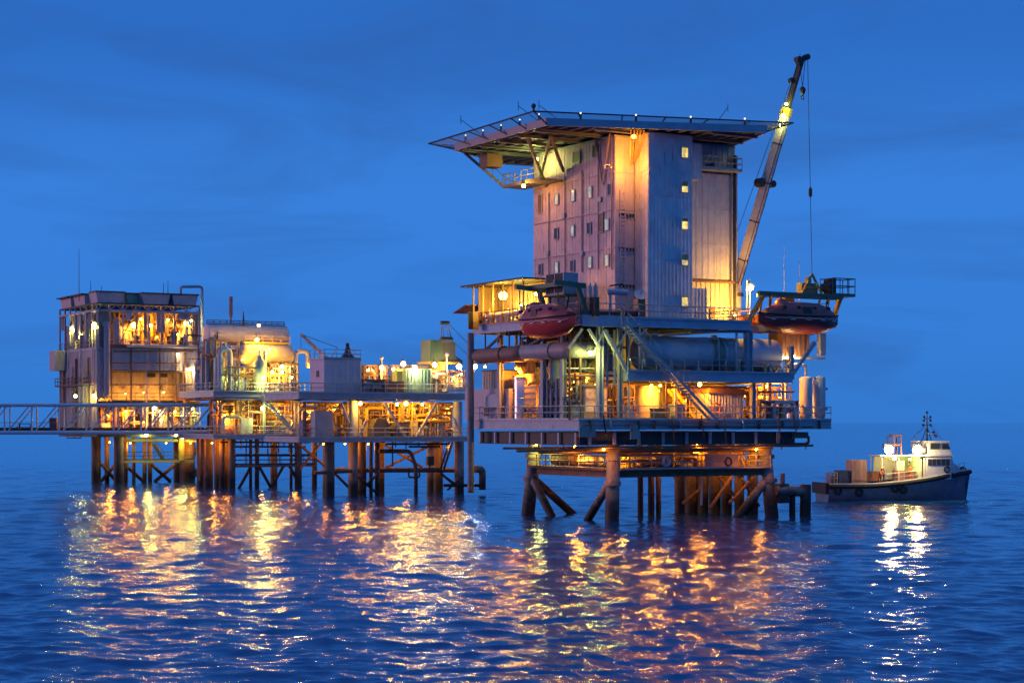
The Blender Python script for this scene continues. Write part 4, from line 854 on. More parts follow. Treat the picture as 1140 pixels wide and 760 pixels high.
t = Thing('lifting_frame', 'yellow A-shaped lifting frame on the crane line above the right lifeboat', 'frame', R, (R.U(904, 0), 0, zt + .2))
fu = R.U(904, -.2); z3 = R.Z(305, fu, 0)
for s in (-1, 1): t.part('frame_leg', MB().beam((fu + s * 1.1, -.2, zt + .25), (fu, -.2, z3), .16, .16), YELLOW)
t.part('frame_bar', MB().beam((fu - .8, -.2, zt + .8), (fu + .8, -.2, zt + .8), .13, .13), YELLOW); t.part('machine', MB().box(fu - .9, fu + .9, .1, .9, zt + .2, zt + 1.2).cyl((fu - .3, .0, zt + 1.2), (fu - .3, 0, zt + 1.7), .3, n=10), OLIVE)
u = R.U(886, .4); t = Thing('deck_box', 'pale ochre cabinet behind the right lifeboat canopy', 'box', R, (u, 1.4, ZU)); t.part('body', MB().box(u - .55, u + .55, 1.3, 2.2, ZU + .1, R.Z(332, u, 1.4)), mat('ochre_box', (.5, .34, .14), .6)); t.part('door', MB().box(u - .45, u + .45, 1.26, 1.3, ZU + .3, R.Z(334, u, 1.4)), MATS['ochre_box'])
# ------------------------------------------------------------------ crane
KB = Vector(R.local(((822 - 570) / FPX * 166, 166)))
ktop = R.local(((893 - 570) / FPX * 162, 162)); kz = EYE + (HOR - 64) * 162 / FPX
T = Thing('pedestal_crane', 'tall telescopic crane with pale boom standing right of the accommodation block', 'crane', R, (KB.x, KB.y + .6, ZU))
z0 = EYE + (HOR - 322) * 166 / FPX
T.part('pedestal', MB().cyl((KB.x, KB.y + .8, ZU + .004), (KB.x, KB.y + .8, z0 - .6), .75, n=18), WHITE, smooth=True)
T.part('slew_ring', MB().cyl((KB.x, KB.y + .8, z0 - .6), (KB.x, KB.y + .8, z0 - .3), .95, n=18), DARK)
T.part('cab', MB().box(KB.x - .7, KB.x + .5, KB.y + .2, KB.y + 2.2, z0 - .3, z0 + 1.4), WHITE)
B0, B1 = Vector((KB.x, KB.y + .5, z0 + .2)), Vector((*ktop, kz)); bd = (B1 - B0)
CRW = mat('crane_white', (.72, .66, .62), .45, rust=.12)
bm_ = T.part('boom', MB().beam(B0, B0 + bd * .78, .55, .72), CRW)
T.part('boom_rib', MB().beam(B0 + Vector((-.1, -.42, 0)), B0 + bd * .74 + Vector((-.1, -.42, 0)), .06, .12), DARK, bm_)
T.part('boom_extension', MB().beam(B0 + bd * .76, B1, .36, .46), DARK)
T.part('boom_collar', MB().beam(B0 + bd * .75, B0 + bd * .785, .65, .82), YELLOW, bm_)
c_ = B0 + bd * .46; T.part('cable_reel', MB().cyl(c_ + Vector((-.62, -.35, 0)), c_ + Vector((-.62, .35, 0)), .42, n=14).cyl(c_ + Vector((.7, -.3, -.05)), c_ + Vector((.7, .3, -.05)), .32, n=14), DARK)
T.part('boom_head', MB().beam(B1 + Vector((-.6, 0, -.5)), B1 + Vector((.55, 0, .12)), .45, .45).cyl(B1 + Vector((.45, -.3, .05)), B1 + Vector((.45, .3, .05)), .26, n=12).cyl(B1 + Vector((-.5, -.3, -.2)), B1 + Vector((-.5, .3, -.2)), .22, n=12), DARK)
c_ = B0 + bd * .90; T.part('sheave', MB().cyl(c_ + Vector((-.45, -.2, 0)), c_ + Vector((-.45, .2, 0)), .24, n=10), DARK)
hk = B1 + Vector((.05, 0, -2.6))
T.part('hook_wire', MB().cyl(B1 + Vector((-.3, 0, -.3)), hk, .035, n=4).cyl(B1 + Vector((.35, 0, -.2)), hk, .035, n=4), DARK)
T.part('hook_block', MB().lathe(hk - Vector((0, 0, .75)), hk, [(0, .05), (.2, .22), (.5, .3), (.75, .15)], 10).torus(hk - Vector((0, 0, .95)), (0, 1, 0), .16, .05, 10, 5), DARK)
wt = B1 + Vector((.62, 0, .05)); wb = Vector((fu, -.2, z3))
T.part('load_wire', MB().cyl(wt, wb, .035, n=4), DARK); wm = wt.lerp(wb, .62)
T.part('wire_weight', MB().lathe(wm - Vector((0, 0, .5)), wm + Vector((0, 0, .5)), [(0, .03), (.2, .16), (.8, .16), (1.0, .03)], 8), DARK)
for k in range(4): c_ = B0 + bd * (.12 + .17 * k); T.part('boom_stiffener', MB().beam(c_, c_ + bd * .004, .60, .77), DARK, bm_)
T.part('boom_hose', MB().sweep([B0 + bd * (.03 + .072 * k) + Vector((.1, -.42, -.45 - .14 * (k % 2))) for k in range(11)], .035, 5), BLACK, bm_)
T.part('hoist_wire', MB().cyl(B0 + bd * .05 + Vector((-.2, 0, .75)), B1 + Vector((-.2, 0, .3)), .025, n=4), DARK)
T.part('luffing_wire', MB().cyl(B0 + bd * .88 + Vector((-.5, 0, 0)), B0 + Vector((-.9, .2, 2)), .03, n=4), DARK)
for k in range(3): lamp(T, tuple(B0 + bd * (.70 + .045 * k) + Vector((-.55, -.5, .1))), 'green', 34, .12, bm_, off=(.15, -.35, -.1))
# ------------------------------------------------------------------ upper deck left: shelter and equipment
uu = UL + 2.2; v0, v1 = R.V(597, uu), R.V(541, uu)
t = Thing('deck_shelter', 'brightly lit open shelter with a thin sloping roof behind the left lifeboat', 'shelter', R, (uu, (v0 + v1) / 2, ZU))
z1 = R.Z(320, uu, v1); z2 = R.Z(312, uu, v0)
t.part('roof', MB().extrude([(UL + .2, v1 + 1.2, z1), (UL + .2, v0 - 1.0, z2), (UL + .2, v0 - 1.0, z2 + .15), (UL + .2, v1 + 1.2, z1 + .15)], (5, 0, 0)), DARK)
t.part('back_wall', MB().corr((UL + 3.4, v1), (UL + 3.4, v0), ZU + .004, z1, .5, .05, (-1, 0), back=.15), mat('shelter_wall', (.34, .24, .14), .6, rust=.4))
t.part('end_wall', MB().box(UL + 1.4, UL + 3.4, v1 - .05, v1 + .05, ZU + .004, z1), MATS['shelter_wall'])
for k in range(6): v = v0 + (v1 - v0) * k / 5; t.part('post', MB().beam((UL + .9, v, ZU), (UL + .9, v, z1), .12, .12), YELLOW)
t.part('awning', MB().extrude([(UL + .2, v1 + .2, z1 - 1.7), (UL + .2, v1 + 2.6, z1 - 2.3), (UL + .2, v1 + 2.6, z1 - 2.2), (UL + .2, v1 + .2, z1 - 1.6)], (2, 0, 0)), BROWN)
lamp(t, R.Q(560, 329, UL + 1.8), 'warm', 330, .6, off=(-.6, 0, -.5)); lamp(t, R.Q(597, 327, UL + 2.2), 'warm', 240, .2, off=(-.5, 0, -.4)); lamp(t, R.Q(580, 340, UL + 2.6), 'green', 200, .12, off=(-.5, 0, -.2))
skid(R, 'small machinery and pipes on the upper deck behind the left lifeboat', UL + .7, UL + 2.0, v0 - 1, v1 - .5, ZU, ZU + 1.5, 31, nv=6, nh=6, ne=4, nb=5, ntank=1, mats=(PIPEW, OLIVE, YELLOW))
u = UL + .2; va_, vb_ = R.V(632, u), R.V(612, u); zf = R.Z(331, u, vb_)
t = Thing('fan_unit', 'dark louvred fan unit on a green stand above the left lifeboat', 'fan unit', R, (u, va_, ZU))
t.part('stand', MB().beam((u, va_, ZU), (u, va_, zf), .2, .2).beam((u, vb_, ZU), (u, vb_, zf), .2, .2).box(u - .6, u + 1.4, va_ - .3, vb_ + .3, zf, zf + .12), GREEN)
t.part('housing', MB().box(u - .4, u + 1.0, va_, vb_, zf + .12, R.Z(306, u, vb_)), GREY)
for k in range(2):
    for j in range(2): a = va_ + (vb_ - va_) * (.06 + .48 * k); zz = zf + .25 + j * .9; t.part('louvre', MB().box(u - .45, u - .4, a, a + (vb_ - va_) * .4, zz, zz + .7), BLACK)
u = UL + 1.2
for i, px in enumerate((645, 651, 657, 663)):
    v = R.V(px, u); t = Thing('gas_bottle', ['leftmost', 'second', 'third', 'rightmost'][i] + ' of four pale gas bottles standing in a row left of the satellite dish', 'gas bottle', R, (u, v, ZU), 'gas bottles in a row')
    zb_ = R.Z(331, u, v); t.part('bottle', MB().lathe((u, v, zb_), (u, v, zb_ + 1.2), [(0, .2), (.85, .2), (1.0, .1), (1.2, .06)], 10), mat('bottle_pale', (.6, .48, .44), .5), smooth=True); t.part('stand', MB().box(u - .22, u + .22, v - .25, v + .25, ZU + .004, zb_), BROWN)
u, v = R.U(715, 1.0), 1.0
t = Thing('satellite_dish', 'small pale satellite dish on a brown cabinet at the foot of the accommodation block', 'dish', R, (R.U(714, .8), .8, ZU))
c_ = R.P(713, 328, .8); t.part('pedestal', MB().box(c_[0] - .4, c_[0] + .4, .6, 1.3, ZU + .004, c_[2] - .35).box(c_[0] - .06, c_[0] + .06, .9, 1.02, c_[2] - .35, c_[2]), mat('brown_cabinet', (.28, .14, .06), .6))
d0 = Vector((-.25, -.75, .6)).normalized(); t.part('reflector', MB().lathe(Vector(c_) - d0 * .12, Vector(c_) + d0, [(0, .05), (.03, .3), (.12, .55), (.17, .57), (.13, .5), (.06, .25), (.05, .02)], 18), WHITE, smooth=True)
t.part('feed', MB().cyl(Vector(c_), Vector(c_) + d0 * .55, .03, n=5), DARK)
u = R.U(683, .2); t = Thing('radar_unit', 'grey elongated antenna on a post left of the satellite dish', 'antenna', R, (u, .2, ZU)); c_ = R.P(686, 325, .2)
t.part('post', MB().cyl((c_[0] - .6, .2, ZU), (c_[0] - .6, .2, c_[2]), .14, n=8), BLUEGREY); t.part('scanner', MB().vessel((c_[0] - .9, .2, c_[2]), (c_[0] + 1.2, .2, c_[2]), .26, 12), BLUEGREY, smooth=True); t.part('arm', MB().beam((c_[0] - .6, .2, c_[2] + .5), (c_[0] + .6, .2, c_[2] + .7), .12, .12), DARK)
u = R.U(668, -.8); t = Thing('deck_bench', 'long brown bench box on the blue corner balcony of the upper deck', 'bench', R, (u, -.8, ZU)); t.part('seat', MB().box(R.U(658, -.8), R.U(690, -.8), -1.1, -.5, ZU + .5, ZU + .62), WOOD); t.part('base', MB().box(R.U(659, -.8), R.U(689, -.8), -1.0, -.6, ZU + .004, ZU + .5), BROWN)
u = R.U(700, -.2); t = Thing('mooring_winch', 'dark red winch drum beside the satellite dish pedestal', 'winch', R, (u, -.2, ZU)); t.part('drum', MB().cyl((u - .8, -.2, ZU + .5), (u + .6, -.2, ZU + .5), .32, n=12), mat('winch_red', (.2, .04, .04), .5), smooth=True); t.part('flange', MB().cyl((u - .9, -.2, ZU + .5), (u - .8, -.2, ZU + .5), .48, n=14).cyl((u + .6, -.2, ZU + .5), (u + .7, -.2, ZU + .5), .48, n=14), DARK); t.part('bed', MB().box(u - 1, u + .8, -.5, .1, ZU + .004, ZU + .12), DARK)
# mast lamp and orange drums right of the block
c_ = R.P(836, 320, 1.6); t = Thing('light_mast', 'slender mast with a bright floodlight between the block and the right lifeboat', 'light mast', R, (c_[0], 1.8, ZU))
t.part('mast', MB().cyl((c_[0] - .3, 1.8, ZU), (c_[0] - .3, 1.8, c_[2] + .6), .07, n=6).cyl((c_[0] + .1, 1.9, ZU), (c_[0] + .1, 1.9, c_[2]), .05, n=6), GALV); lamp(t, c_, 'warm', 620, .36, off=(-.35, -.55, -.1))
for i, px in enumerate((826, 831, 836, 841)):
    u = R.U(px, 2.2); t = Thing('oil_drum', ['leftmost', 'second', 'third', 'rightmost'][i] + ' of four orange drums standing in a row below the light mast', 'drum', R, (u, 2.2, ZU), 'orange drums in a row')
    t.part('drum', MB().lathe((u, 2.2, ZU + .004), (u, 2.2, ZU + .95), [(0, .29), (.3, .29), (.32, .31), (.34, .29), (.62, .29), (.64, .31), (.66, .29), (.94, .29)], 14), ORANGE, smooth=True); t.part('lid', MB().cyl((u, 2.2, ZU + .95), (u, 2.2, ZU + .97), .26, n=14), DARK)
for i, (px, py, h_) in enumerate(((873, 325, 4.2), (890, 318, 2.5))):
    u = R.U(px, 2.5); single('whip_aerial', ['thin tall white whip aerial behind the right lifeboat', 'shorter whip aerial left of the yellow lifting frame'][i], 'aerial', MB().cyl((u, 2.5, ZU), (u, 2.5, R.Z(py, u, 2.5) + h_), .04, .02, 5).cyl((u, 2.5, ZU), (u, 2.5, ZU + 1.2), .09, n=6), WHITE, R, (u, 2.5, ZU), 'whip aerials')
# ------------------------------------------------------------------ at the waterline, right
for px, lb in ((811, 'dark red life ring on the boat landing railing right of the yellow post'), (742, 'grey life ring on the boat landing railing left of the yellow post')):
    c_ = R.P(px, 513.5, -.5); t = Thing('life_ring', lb, 'life ring', R, (c_[0], c_[1] , c_[2] - .45), 'life rings on the landing railing'); m = PIPER if px == 811 else GREY
    t.part('ring', MB().torus(c_, (0, 1, 0), .33, .1, 18, 8), m, smooth=True); t.part('rope', MB().torus(c_, (0, 1, 0), .46, .02, 16, 4), WHITE)
t = Thing('landing_tank', 'rust-red horizontal cylinder on the left part of the boat landing', 'tank', R, (1.8, 8.8, zw)); a, b = R.Q(616, 511, 1.8), R.Q(642, 511, 1.8)
t.part('shell', MB().vessel((1.8, a[1], zw + .75), (1.8, b[1], zw + .75), .55, 16), RUST, smooth=True); t.part('saddle', MB().box(1.4, 2.2, a[1] - 1.2, a[1] - 1, zw + .05, zw + .4).box(1.4, 2.2, b[1] + 1, b[1] + 1.2, zw + .05, zw + .4), DARK)
t = Thing('landing_tank', 'pale horizontal tank on the boat landing left of the front leg', 'tank', R, (1.8, 4, zw)); a, b = R.Q(645, 513, 2.0), R.Q(669, 513, 2.0)
t.part('shell', MB().vessel((2.0, a[1], zw + .65), (2.0, b[1], zw + .65), .42, 16), mat('lilac_tank', (.5, .45, .5), .4), smooth=True); t.part('saddle', MB().box(1.6, 2.4, a[1] - .9, a[1] - .7, zw + .05, zw + .35).box(1.6, 2.4, b[1] + .7, b[1] + .9, zw + .05, zw + .35), DARK)
pu = R.U(897, -1.5)
t = Thing('mooring_pile', 'dark weathered pile with a horizontal arm standing in the sea right of the last leg', 'pile', R, (pu, -1.5, 0))
t.part('pile', MB().cyl((pu - .12, -1.5, -3), (pu, -1.5, R.Z(539, pu, -1.5)), .52, .48, 16), LEGDK, smooth=True); t.part('arm', MB().cyl((R.U(864, -.9), -.9, R.Z(545, pu, -1.2)), (pu, -1.5, R.Z(547, pu, -1.5)), .45, n=14), LEG, smooth=True)
t.part('pile', MB().cyl((R.U(882, -1), -1, -3), (R.U(882, -1), -1, 1.9), .28, n=12), LEGDK, smooth=True); t.part('bracket', MB().box(R.U(866, -1), R.U(876, -1), -1.3, -.4, 1.2, 2.9), LEGDK); t.part('bollard', MB().cyl((R.U(872, -1), -.9, 2.9), (R.U(872, -1), -.9, 3.8), .2, n=8), LEGDK)

# ================================================================== LEFT GROUP: three platforms
def platform(fr, label, legs, zl, zu, u0, u1, v0, v1, m_leg, r=.7, upper=True, base=None):
    T = Thing('production_platform', label, 'platform', fr, (u0 + 4, v0 + 3, 0), 'offshore platforms')
    for (u, v) in legs: T.part('leg', MB().cyl((u, v, -3), (u, v, zl - .4), r, n=16), m_leg, smooth=True)
    deck(T, 'lower_deck', u0, u1, v0, v1, zl, .5, GREY)
    T.part('guard_rail', MB().rail([(u0, v1, zl), (u0, v0, zl), (u1, v0, zl), (u1, v1, zl)], 1.1, 1.5, .045), PIPEW)
    if upper:
        deck(T, 'upper_deck', u0, u1, v0, v1, zu, .72, GREY)
        T.part('guard_rail', MB().rail([(u0, v1, zu), (u0, v0, zu), (u1, v0, zu), (u1, v1, zu)], 1.1, 1.5, .045), PIPEW)
    return T
# ---- middle platform (B)
B = Frame(393, 207); BL, BR = B.U(333, -2), B.U(520, -2)
BZL, BZU = B.Z(487, 4, -2), B.Z(438, 4, -2)
T = platform(B, 'middle platform with the pale square cabin and green container on its upper deck', [(0, 0), (0, 7), (13.6, 0), (13.6, 7)], BZL, BZU, BL, BR, -2, 7.8, LEG, .56)
PB = T
for u, v in ((0, 0), (13.4, 0), (0, 7), (13.4, 7)): T.part('column', MB().cyl((u, v, BZL), (u, v, BZU - .8), .55, n=14), BLUEGREY, smooth=True)
for px, v, r_ in ((403, 2, .5), (413, 1, .22), (420, 1.5, .3), (367, -1.2, .55), (424, 5, .42), (488, 4.5, .55)): u = B.U(px, v); T.part('riser', MB().cyl((u, v, -3), (u, v, BZL - .4), r_, n=12), LEGDK, smooth=True)
for a, b, c_, d_ in ((428, 448, 452, 487), (486, 448, 463, 487), (380, 448, 388, 470), (408, 468, 400, 485), (505, 465, 516, 490)):
    T.part('brace', MB().cyl(B.P(a, b, -1.7), B.P(c_, d_, -1.7), .17, n=8), PIPEW, smooth=True)
for a, b, c_, d_, v in ((396, 528, 420, 549, 1), (420, 528, 398, 549, 1), (372, 526, 392, 546, 2), (490, 526, 514, 546, 2), (424, 492, 470, 520, 6), (486, 492, 430, 520, 6), (330, 492, 366, 522, 4), (360, 490, 334, 522, 4)):
    T.part('brace', MB().cyl(B.P(a, b, v), B.P(c_, d_, v), .16, n=8), LEGDK, smooth=True)
T.part('brace', MB().cyl(B.P(367, 523, 2), B.P(515, 523, 2), .3, n=10), LEGDK, smooth=True); T.part('brace', MB().cyl(B.P(350, 526, -1.2), B.P(392, 524, -1.2), .22, n=10), LEGDK, smooth=True)
T.part('pipe', MB().pipe([B.P(422, 502, .5), B.P(457, 502, .5), B.P(463, 520, .5), B.P(463, 550, .5)], .24), LEGDK, smooth=True)
T.part('pipe', MB().cyl(B.P(437, 490, 0), B.P(437, 519, 0), .08, n=6), DARK); T.part('pipe', MB().pipe([B.P(455, 525, .3), B.P(455, 531, .3), B.P(467, 531, .3), B.P(467, 525, .3)], .11), LEGDK, smooth=True)
T.part('instrument_box', MB().box(B.U(475, 1), B.U(482, 1), .7, 1.2, B.Z(518, 8, 1), B.Z(508, 8, 1)).cyl(B.P(478, 518, 1), B.P(478, 524, 1), .06, n=5), DARK)
T.part('stairway', MB().stairs(B.P(504, 492, 1), B.P(494, 522, 1), (0, 1, 0), .8), DARK)
for px, a, b in ((440, 488, 498), (452, 488, 499), (466, 489, 496), (482, 489, 497), (474, 489, 495)): T.part('pipe', MB().cyl(B.P(px, a, .2), B.P(px, b, .2), .08, n=6), DARK)
for z_, a, b in ((494, 430, 500), (497, 455, 490)): T.part('pipe', MB().cyl(B.P(a, z_, .2), B.P(b, z_, .2), .12, n=8), DARK)
T.part('riser_elbow', MB().pipe([B.P(529, 522, -1), B.P(537, 522, -1), B.P(537, 545, -1)], .42), LEGDK, smooth=True)
T.part('landing_frame', MB().beam(B.P(495, 530, -.5), B.P(516, 545, -.5), .2, .2).beam(B.P(516, 530, -.5), B.P(498, 545, -.5), .2, .2).cyl(B.P(494, 540, -.6), B.P(537, 540, -.6), .18, n=8), LEGDK)
for k in range(7):
    u = B.U(352, 6.8) + k * 2.55; T.part('bulkhead_panel', MB().corr((u, 6.8), (u + 2.5, 6.8), BZL, BZU - .85, .4, .05, (0, -1)), MATS['bulkhead'])
skid(B, 'dense lit pipework low on the middle platform between its two front legs, left half', B.U(400, 0), B.U(450, 0), .6, 5, BZL, BZU - .9, 41, nv=18, nh=16, ne=10, nb=3, ntank=2)
skid(B, 'dense lit pipework low on the middle platform left of its right front leg', B.U(452, 0), B.U(512, 0), .6, 5, BZL, BZU - .9, 42, nv=22, nh=20, ne=12, nb=4, ntank=1)
skid(B, 'pipework low on the middle platform left of its front leg', B.U(342, 0), B.U(388, 0), .6, 5, BZL, BZU - .9, 43, nv=14, nh=12, ne=8, nb=3, ntank=1)
for px, h, lb in ((360, 30, 'grey machinery cabinet low on the middle platform left of its front leg'), (424, 30, 'dark domed machine low on the middle platform right of its front leg'), (447, 24, 'second dark domed machine low on the middle platform')):
    u = B.U(px, -.8); w = 1.1; t = Thing('machine', lb, 'machine', B, (u, -.8, BZL)); hz = h * .1 * .8
    if px == 360: t.part('body', MB().box(u - w, u + w, -1, .3, BZL + .1, BZL + hz + .6), GREY); t.part('base', MB().box(u - w - .1, u + w + .1, -1.1, .4, BZL + .004, BZL + .1), DARK)
    else:
        t.part('body', MB().extrude([(u - w, -1, BZL + .1), (u + w, -1, BZL + .1), (u + w, -1, BZL + hz * .5), (u + w * .5, -1, BZL + hz * .9), (u - w * .5, -1, BZL + hz * .9), (u - w, -1, BZL + hz * .5)], (0, 1.4, 0)), mat('machine_olive', (.14, .12, .09), .6, rust=.3)); t.part('base', MB().box(u - w - .1, u + w + .1, -1.1, .5, BZL + .004, BZL + .1), DARK)
# pale cabin with a railed roof
v = -1.2; u0, u1 = B.U(361, v), B.U(402, v); zc = B.Z(400, u0, v)
t = Thing('control_cabin', 'pale square cabin with a railed flat roof on the middle platform', 'cabin', B, (u0 + 2, v, BZU))
dvl = 4.0
for k in range(3): a = u0 + (u1 - u0) * k / 3; t.part('wall_panel', MB().corr((a + .01, v), (a + (u1 - u0) / 3 - .01, v), BZU + .004, zc, .7, .025, (0, -1)), WHITE)
t.part('side_wall', MB().corr((u0, v + dvl), (u0, v + .02), BZU + .004, zc, .7, .025, (-1, 0)), mat('pink_cabin', (.58, .46, .52), .55)); t.part('core', MB().box(u0 + .09, u1 - .02, v + .09, v + dvl, BZU + .01, zc - .02), GREY)
t.part('roof', MB().box(u0 - .1, u1 + .1, v - .1, v + dvl, zc, zc + .12), GREY); t.part('guard_rail', MB().rail([(u0, v + dvl, zc + .12), (u0, v, zc + .12), (u1, v, zc + .12), (u1, v + dvl, zc + .12)], 1.0, 1.4, .04), GALV)
c_ = B.P(387, 400, v + 1); t.part('roof_dome', MB().lathe((c_[0], v + 1, zc + .12), (c_[0], v + 1, zc + 1.5), [(0, .8), (.3, .75), (.6, .45), (.9, .35), (1.2, .3), (1.5, .1)], 12).sphere((c_[0], v + 1, zc + 1.7), .26, 8, 5), DARK)
t.part('wall_vent', MB().box(u0 - .06, u0 + .0, v + 1.4, v + 2.1, zc - 1.9, zc - 1.2), DARK)
# green container, brown crate, winch house
v = -.8; u0, u1 = B.U(452, v), B.U(480, v); zc = B.Z(411, u0, v); t = Thing('green_container', 'sea green ribbed container on the middle platform', 'container', B, (u0 + 1.4, v, BZU))
for k in range(2): a = u0 + (u1 - u0) * k / 2; t.part('side_panel', MB().corr((a + .01, v), (a + (u1 - u0) / 2 - .01, v), BZU + .1, zc, .42, .12, (0, -1), back=2.3), SEAGREEN)
t.part('roof', MB().box(u0 - .06, u1 + .06, v - .1, v + 2.4, zc, zc + .1), SEAGREEN); t.part('skid', MB().box(u0, u1, v, v + 2.3, BZU + .004, BZU + .1), DARK)
a0 = B.U(441, v + 1.2); t.part('door', MB().box(a0, u0 - .05, v + 1.0, v + 2.3, BZU + .1, zc - .2), mat('door_green', (.30, .42, .25), .5))
v = -1.3; u0, u1 = B.U(432, v), B.U(450, v); t = Thing('brown_crate', 'brown slatted crate in front of the green container', 'crate', B, (u0 + .9, v, BZU)); zc = B.Z(424, u0, v); hh = (zc - BZU - .1) / 4
for k in range(4): t.part('board', MB().box(u0, u1, v, v + .8, BZU + .1 + k * hh, BZU + .1 + (k + .92) * hh), BROWN)
t.part('runner', MB().box(u0, u0 + .2, v, v + .8, BZU + .004, BZU + .1).box(u1 - .2, u1, v, v + .8, BZU + .004, BZU + .1), DARK)
v = 1.5; u0, u1 = B.U(479, v), B.U(508, v); z0, zc = B.Z(402, u0, v), B.Z(378, u0, v)
t = Thing('platform_crane', 'squat crane with a dark green machinery house and A-frame on the middle platform', 'crane', B, ((u0 + u1) / 2, v + 1, BZU))
t.part('pedestal', MB().cyl(((u0 + u1) / 2, v + 1.4, BZU), ((u0 + u1) / 2, v + 1.4, z0 - .3), .9, n=16), YELLOW, smooth=True); t.part('slew_platform', MB().box(u0 - .2, u1 + .4, v - .2, v + 3, z0 - .3, z0), YELLOW)
um = u0 + (u1 - u0) * .44
t.part('machinery_house', MB().box(u0, um, v, v + 2.4, z0, zc), GREEN); t.part('machinery_house', MB().box(um + .02, u1, v + .2, v + 2.4, z0, zc - .2), mat('olive_house', (.16, .15, .09), .6, rust=.3))
za = B.Z(358.5, u0, v); ua = B.U(497, v)
t.part('a_frame', MB().beam((ua - .75, v, zc - .1), (ua - .35, v + .4, za), .1, .1).beam((ua + .75, v, zc - .1), (ua + .35, v + .4, za), .1, .1).beam((ua - .4, v, zc - .1), (ua - .1, v + .4, za), .06, .06).beam((ua + .3, v, zc - .1), (ua + .2, v + .4, za), .06, .06), mat('aframe_rust', (.35, .2, .14), .6)); t.part('sheave_head', MB().cyl((ua - .55, v + .4, za), (ua + .55, v + .4, za), .22, n=10).cyl((ua - .75, v, zc + .1), (ua + .75, v, zc + .1), .28, n=10), DARK)
bt = Vector((B.U(520, v + 3), v + 4.5, B.Z(402, u1, v)))
t.part('boom', MB().beam((u1 - .4, v + .6, z0 + .7), bt, .35, .5), DARK); t.part('boom_wire', MB().cyl((ua + .4, v + .4, za), bt + Vector((2.2, 0, 1.2)), .04, n=4).cyl((ua + .6, v, zc), bt + Vector((2.2, 0, 0)), .04, n=4), DARK)
# raised light deck under the crane
z0 = B.Z(432, 10, 0); T.part('catwalk', MB().box(B.U(497, -1.4), B.U(519, -1.4), -1.4, 1.2, z0 - .35, z0), PIPEW); T.part('guard_rail', MB().rail([(B.U(497, -1.4), -1.4, z0), (B.U(519, -1.4), -1.4, z0)], 1.1, 1.0, .05), PIPEW)
skid(B, 'thin lit pipes between the pale cabin and the brown crate', B.U(405, 1), B.U(431, 1), 1, 4, BZU, B.Z(406, 4, 1), 44, nv=12, nh=7, ne=8, nb=3, ntank=1)
skid(B, 'lit pipe posts right of the sea green container', B.U(481, -.5), B.U(497, -.5), -.3, 1.2, BZU, B.Z(412, 10, 0), 45, nv=10, nh=5, ne=4, nb=1, ntank=0)
skid(B, 'small pipes on the raised catwalk under the squat crane', B.U(500, 0), B.U(518, 0), 0, 1.0, z0, B.Z(412, 10, 0), 46, nv=4, nh=3, ne=2, nb=2, ntank=0)
for px, py, v, k, pw, r_ in ((401, 449, -.9, 'warm', 280, .28), (452, 449, -.6, 'warm', 300, .34), (442, 450, 0, 'warm', 200, .24), (470, 450, .3, 'warm', 240, .18), (498, 455, 2.5, 'sodium', 240, .14), (425, 459, 4, 'sodium', 260, .13), (480, 462, 4, 'sodium', 260, .13), (372, 455, 2.5, 'sodium', 240, .13), (345, 460, 2.5, 'sodium', 220, .13),
                             (425, 409, 0, 'warm', 200, .36), (449, 405, .6, 'white', 260, .40), (462, 409, -1.1, 'white', 220, .32), (484, 406, -.6, 'white', 240, .40), (411, 411, 2, 'white', 100, .2), (438, 411, 1.5, 'warm', 150, .24), (511, 408, .5, 'white', 340, .46), (529, 408, 1.5, 'cool', 160, .38), (505, 420, 0, 'warm', 180, .14)):
    lamp(T, B.P(px, py, v), k, pw, r_)
for px in (425, 498):
    p = B.P(px, 409 if px == 425 else 405, .2); single('lamp_post', ['white lamp post left of the brown crate', 'dark tipped post right of the sea green container'][px == 498], 'lamp post', MB().cyl((p[0], .3, BZU), (p[0], .3, p[2] + .9), .12, n=8).sphere((p[0], .3, p[2] + 1.1), .24, 8, 5), WHITE, B, (p[0], .3, BZU))
# ---- inner platform (C)
C = Frame(258, 230); CL, CR = C.U(238, -1.5), C.U(345, -1.5)
CZL, CZU = C.Z(484, 4, -1), C.Z(436, 4, -1)
T = platform(C, 'inner left platform with the glowing yellow drum and lit pipework', [(0, 0), (0, 8), (9, 0), (9, 8)], CZL, CZU, CL, CR, -1.5, 11, LEGDK, .46)
zlw = C.Z(517, 4, 0)
T.part('walkway_beam', MB().box(C.U(262, 0), C.U(350, 0), -.3, .5, zlw - .3, zlw), RUST); T.part('guard_rail', MB().rail([C.P(262, 517, -.3), C.P(350, 517, -.3)], 1.1, 1.5, .05), DARK); T.part('guard_rail', MB().rail([(C.U(262, 0), .5, zlw), (C.U(350, 0), .5, zlw)], 1.1, 1.5, .05), DARK)
for a, b, c_, d_ in ((280, 518, 264, 541), (288, 518, 304, 541), (316, 518, 299, 541), (322, 518, 338, 541)): T.part('brace', MB().cyl(C.P(a, b, .2), C.P(c_, d_ + 6, .2), .2, n=8), LEGDK, smooth=True)
for px, v, r_ in ((279, .2, .2), (286, .4, .3), (324, .3, .2), (225, 8.5, .7), (232, 4, .6), (243, 2.5, .55), (250, 5, .5), (247, 1, .35), (350, 1.5, .35)): u = C.U(px, v); T.part('riser', MB().cyl((u, v, -3), (u, v, CZL - .5), r_, n=12), LEGDK, smooth=True)
for px, a, b in ((222, 488, 535), (228, 488, 530), (240, 488, 528), (256, 490, 530)): T.part('pipe', MB().cyl(C.P(px, a, 2.2), C.P(px, b, 2.2), .14, n=8), RUST, smooth=True)
for z_, a, b in ((492, 245, 345), (497, 255, 340), (506, 262, 345)): T.part('pipe', MB().cyl(C.P(a, z_, .3), C.P(b, z_, .3), .12, n=8), DARK)
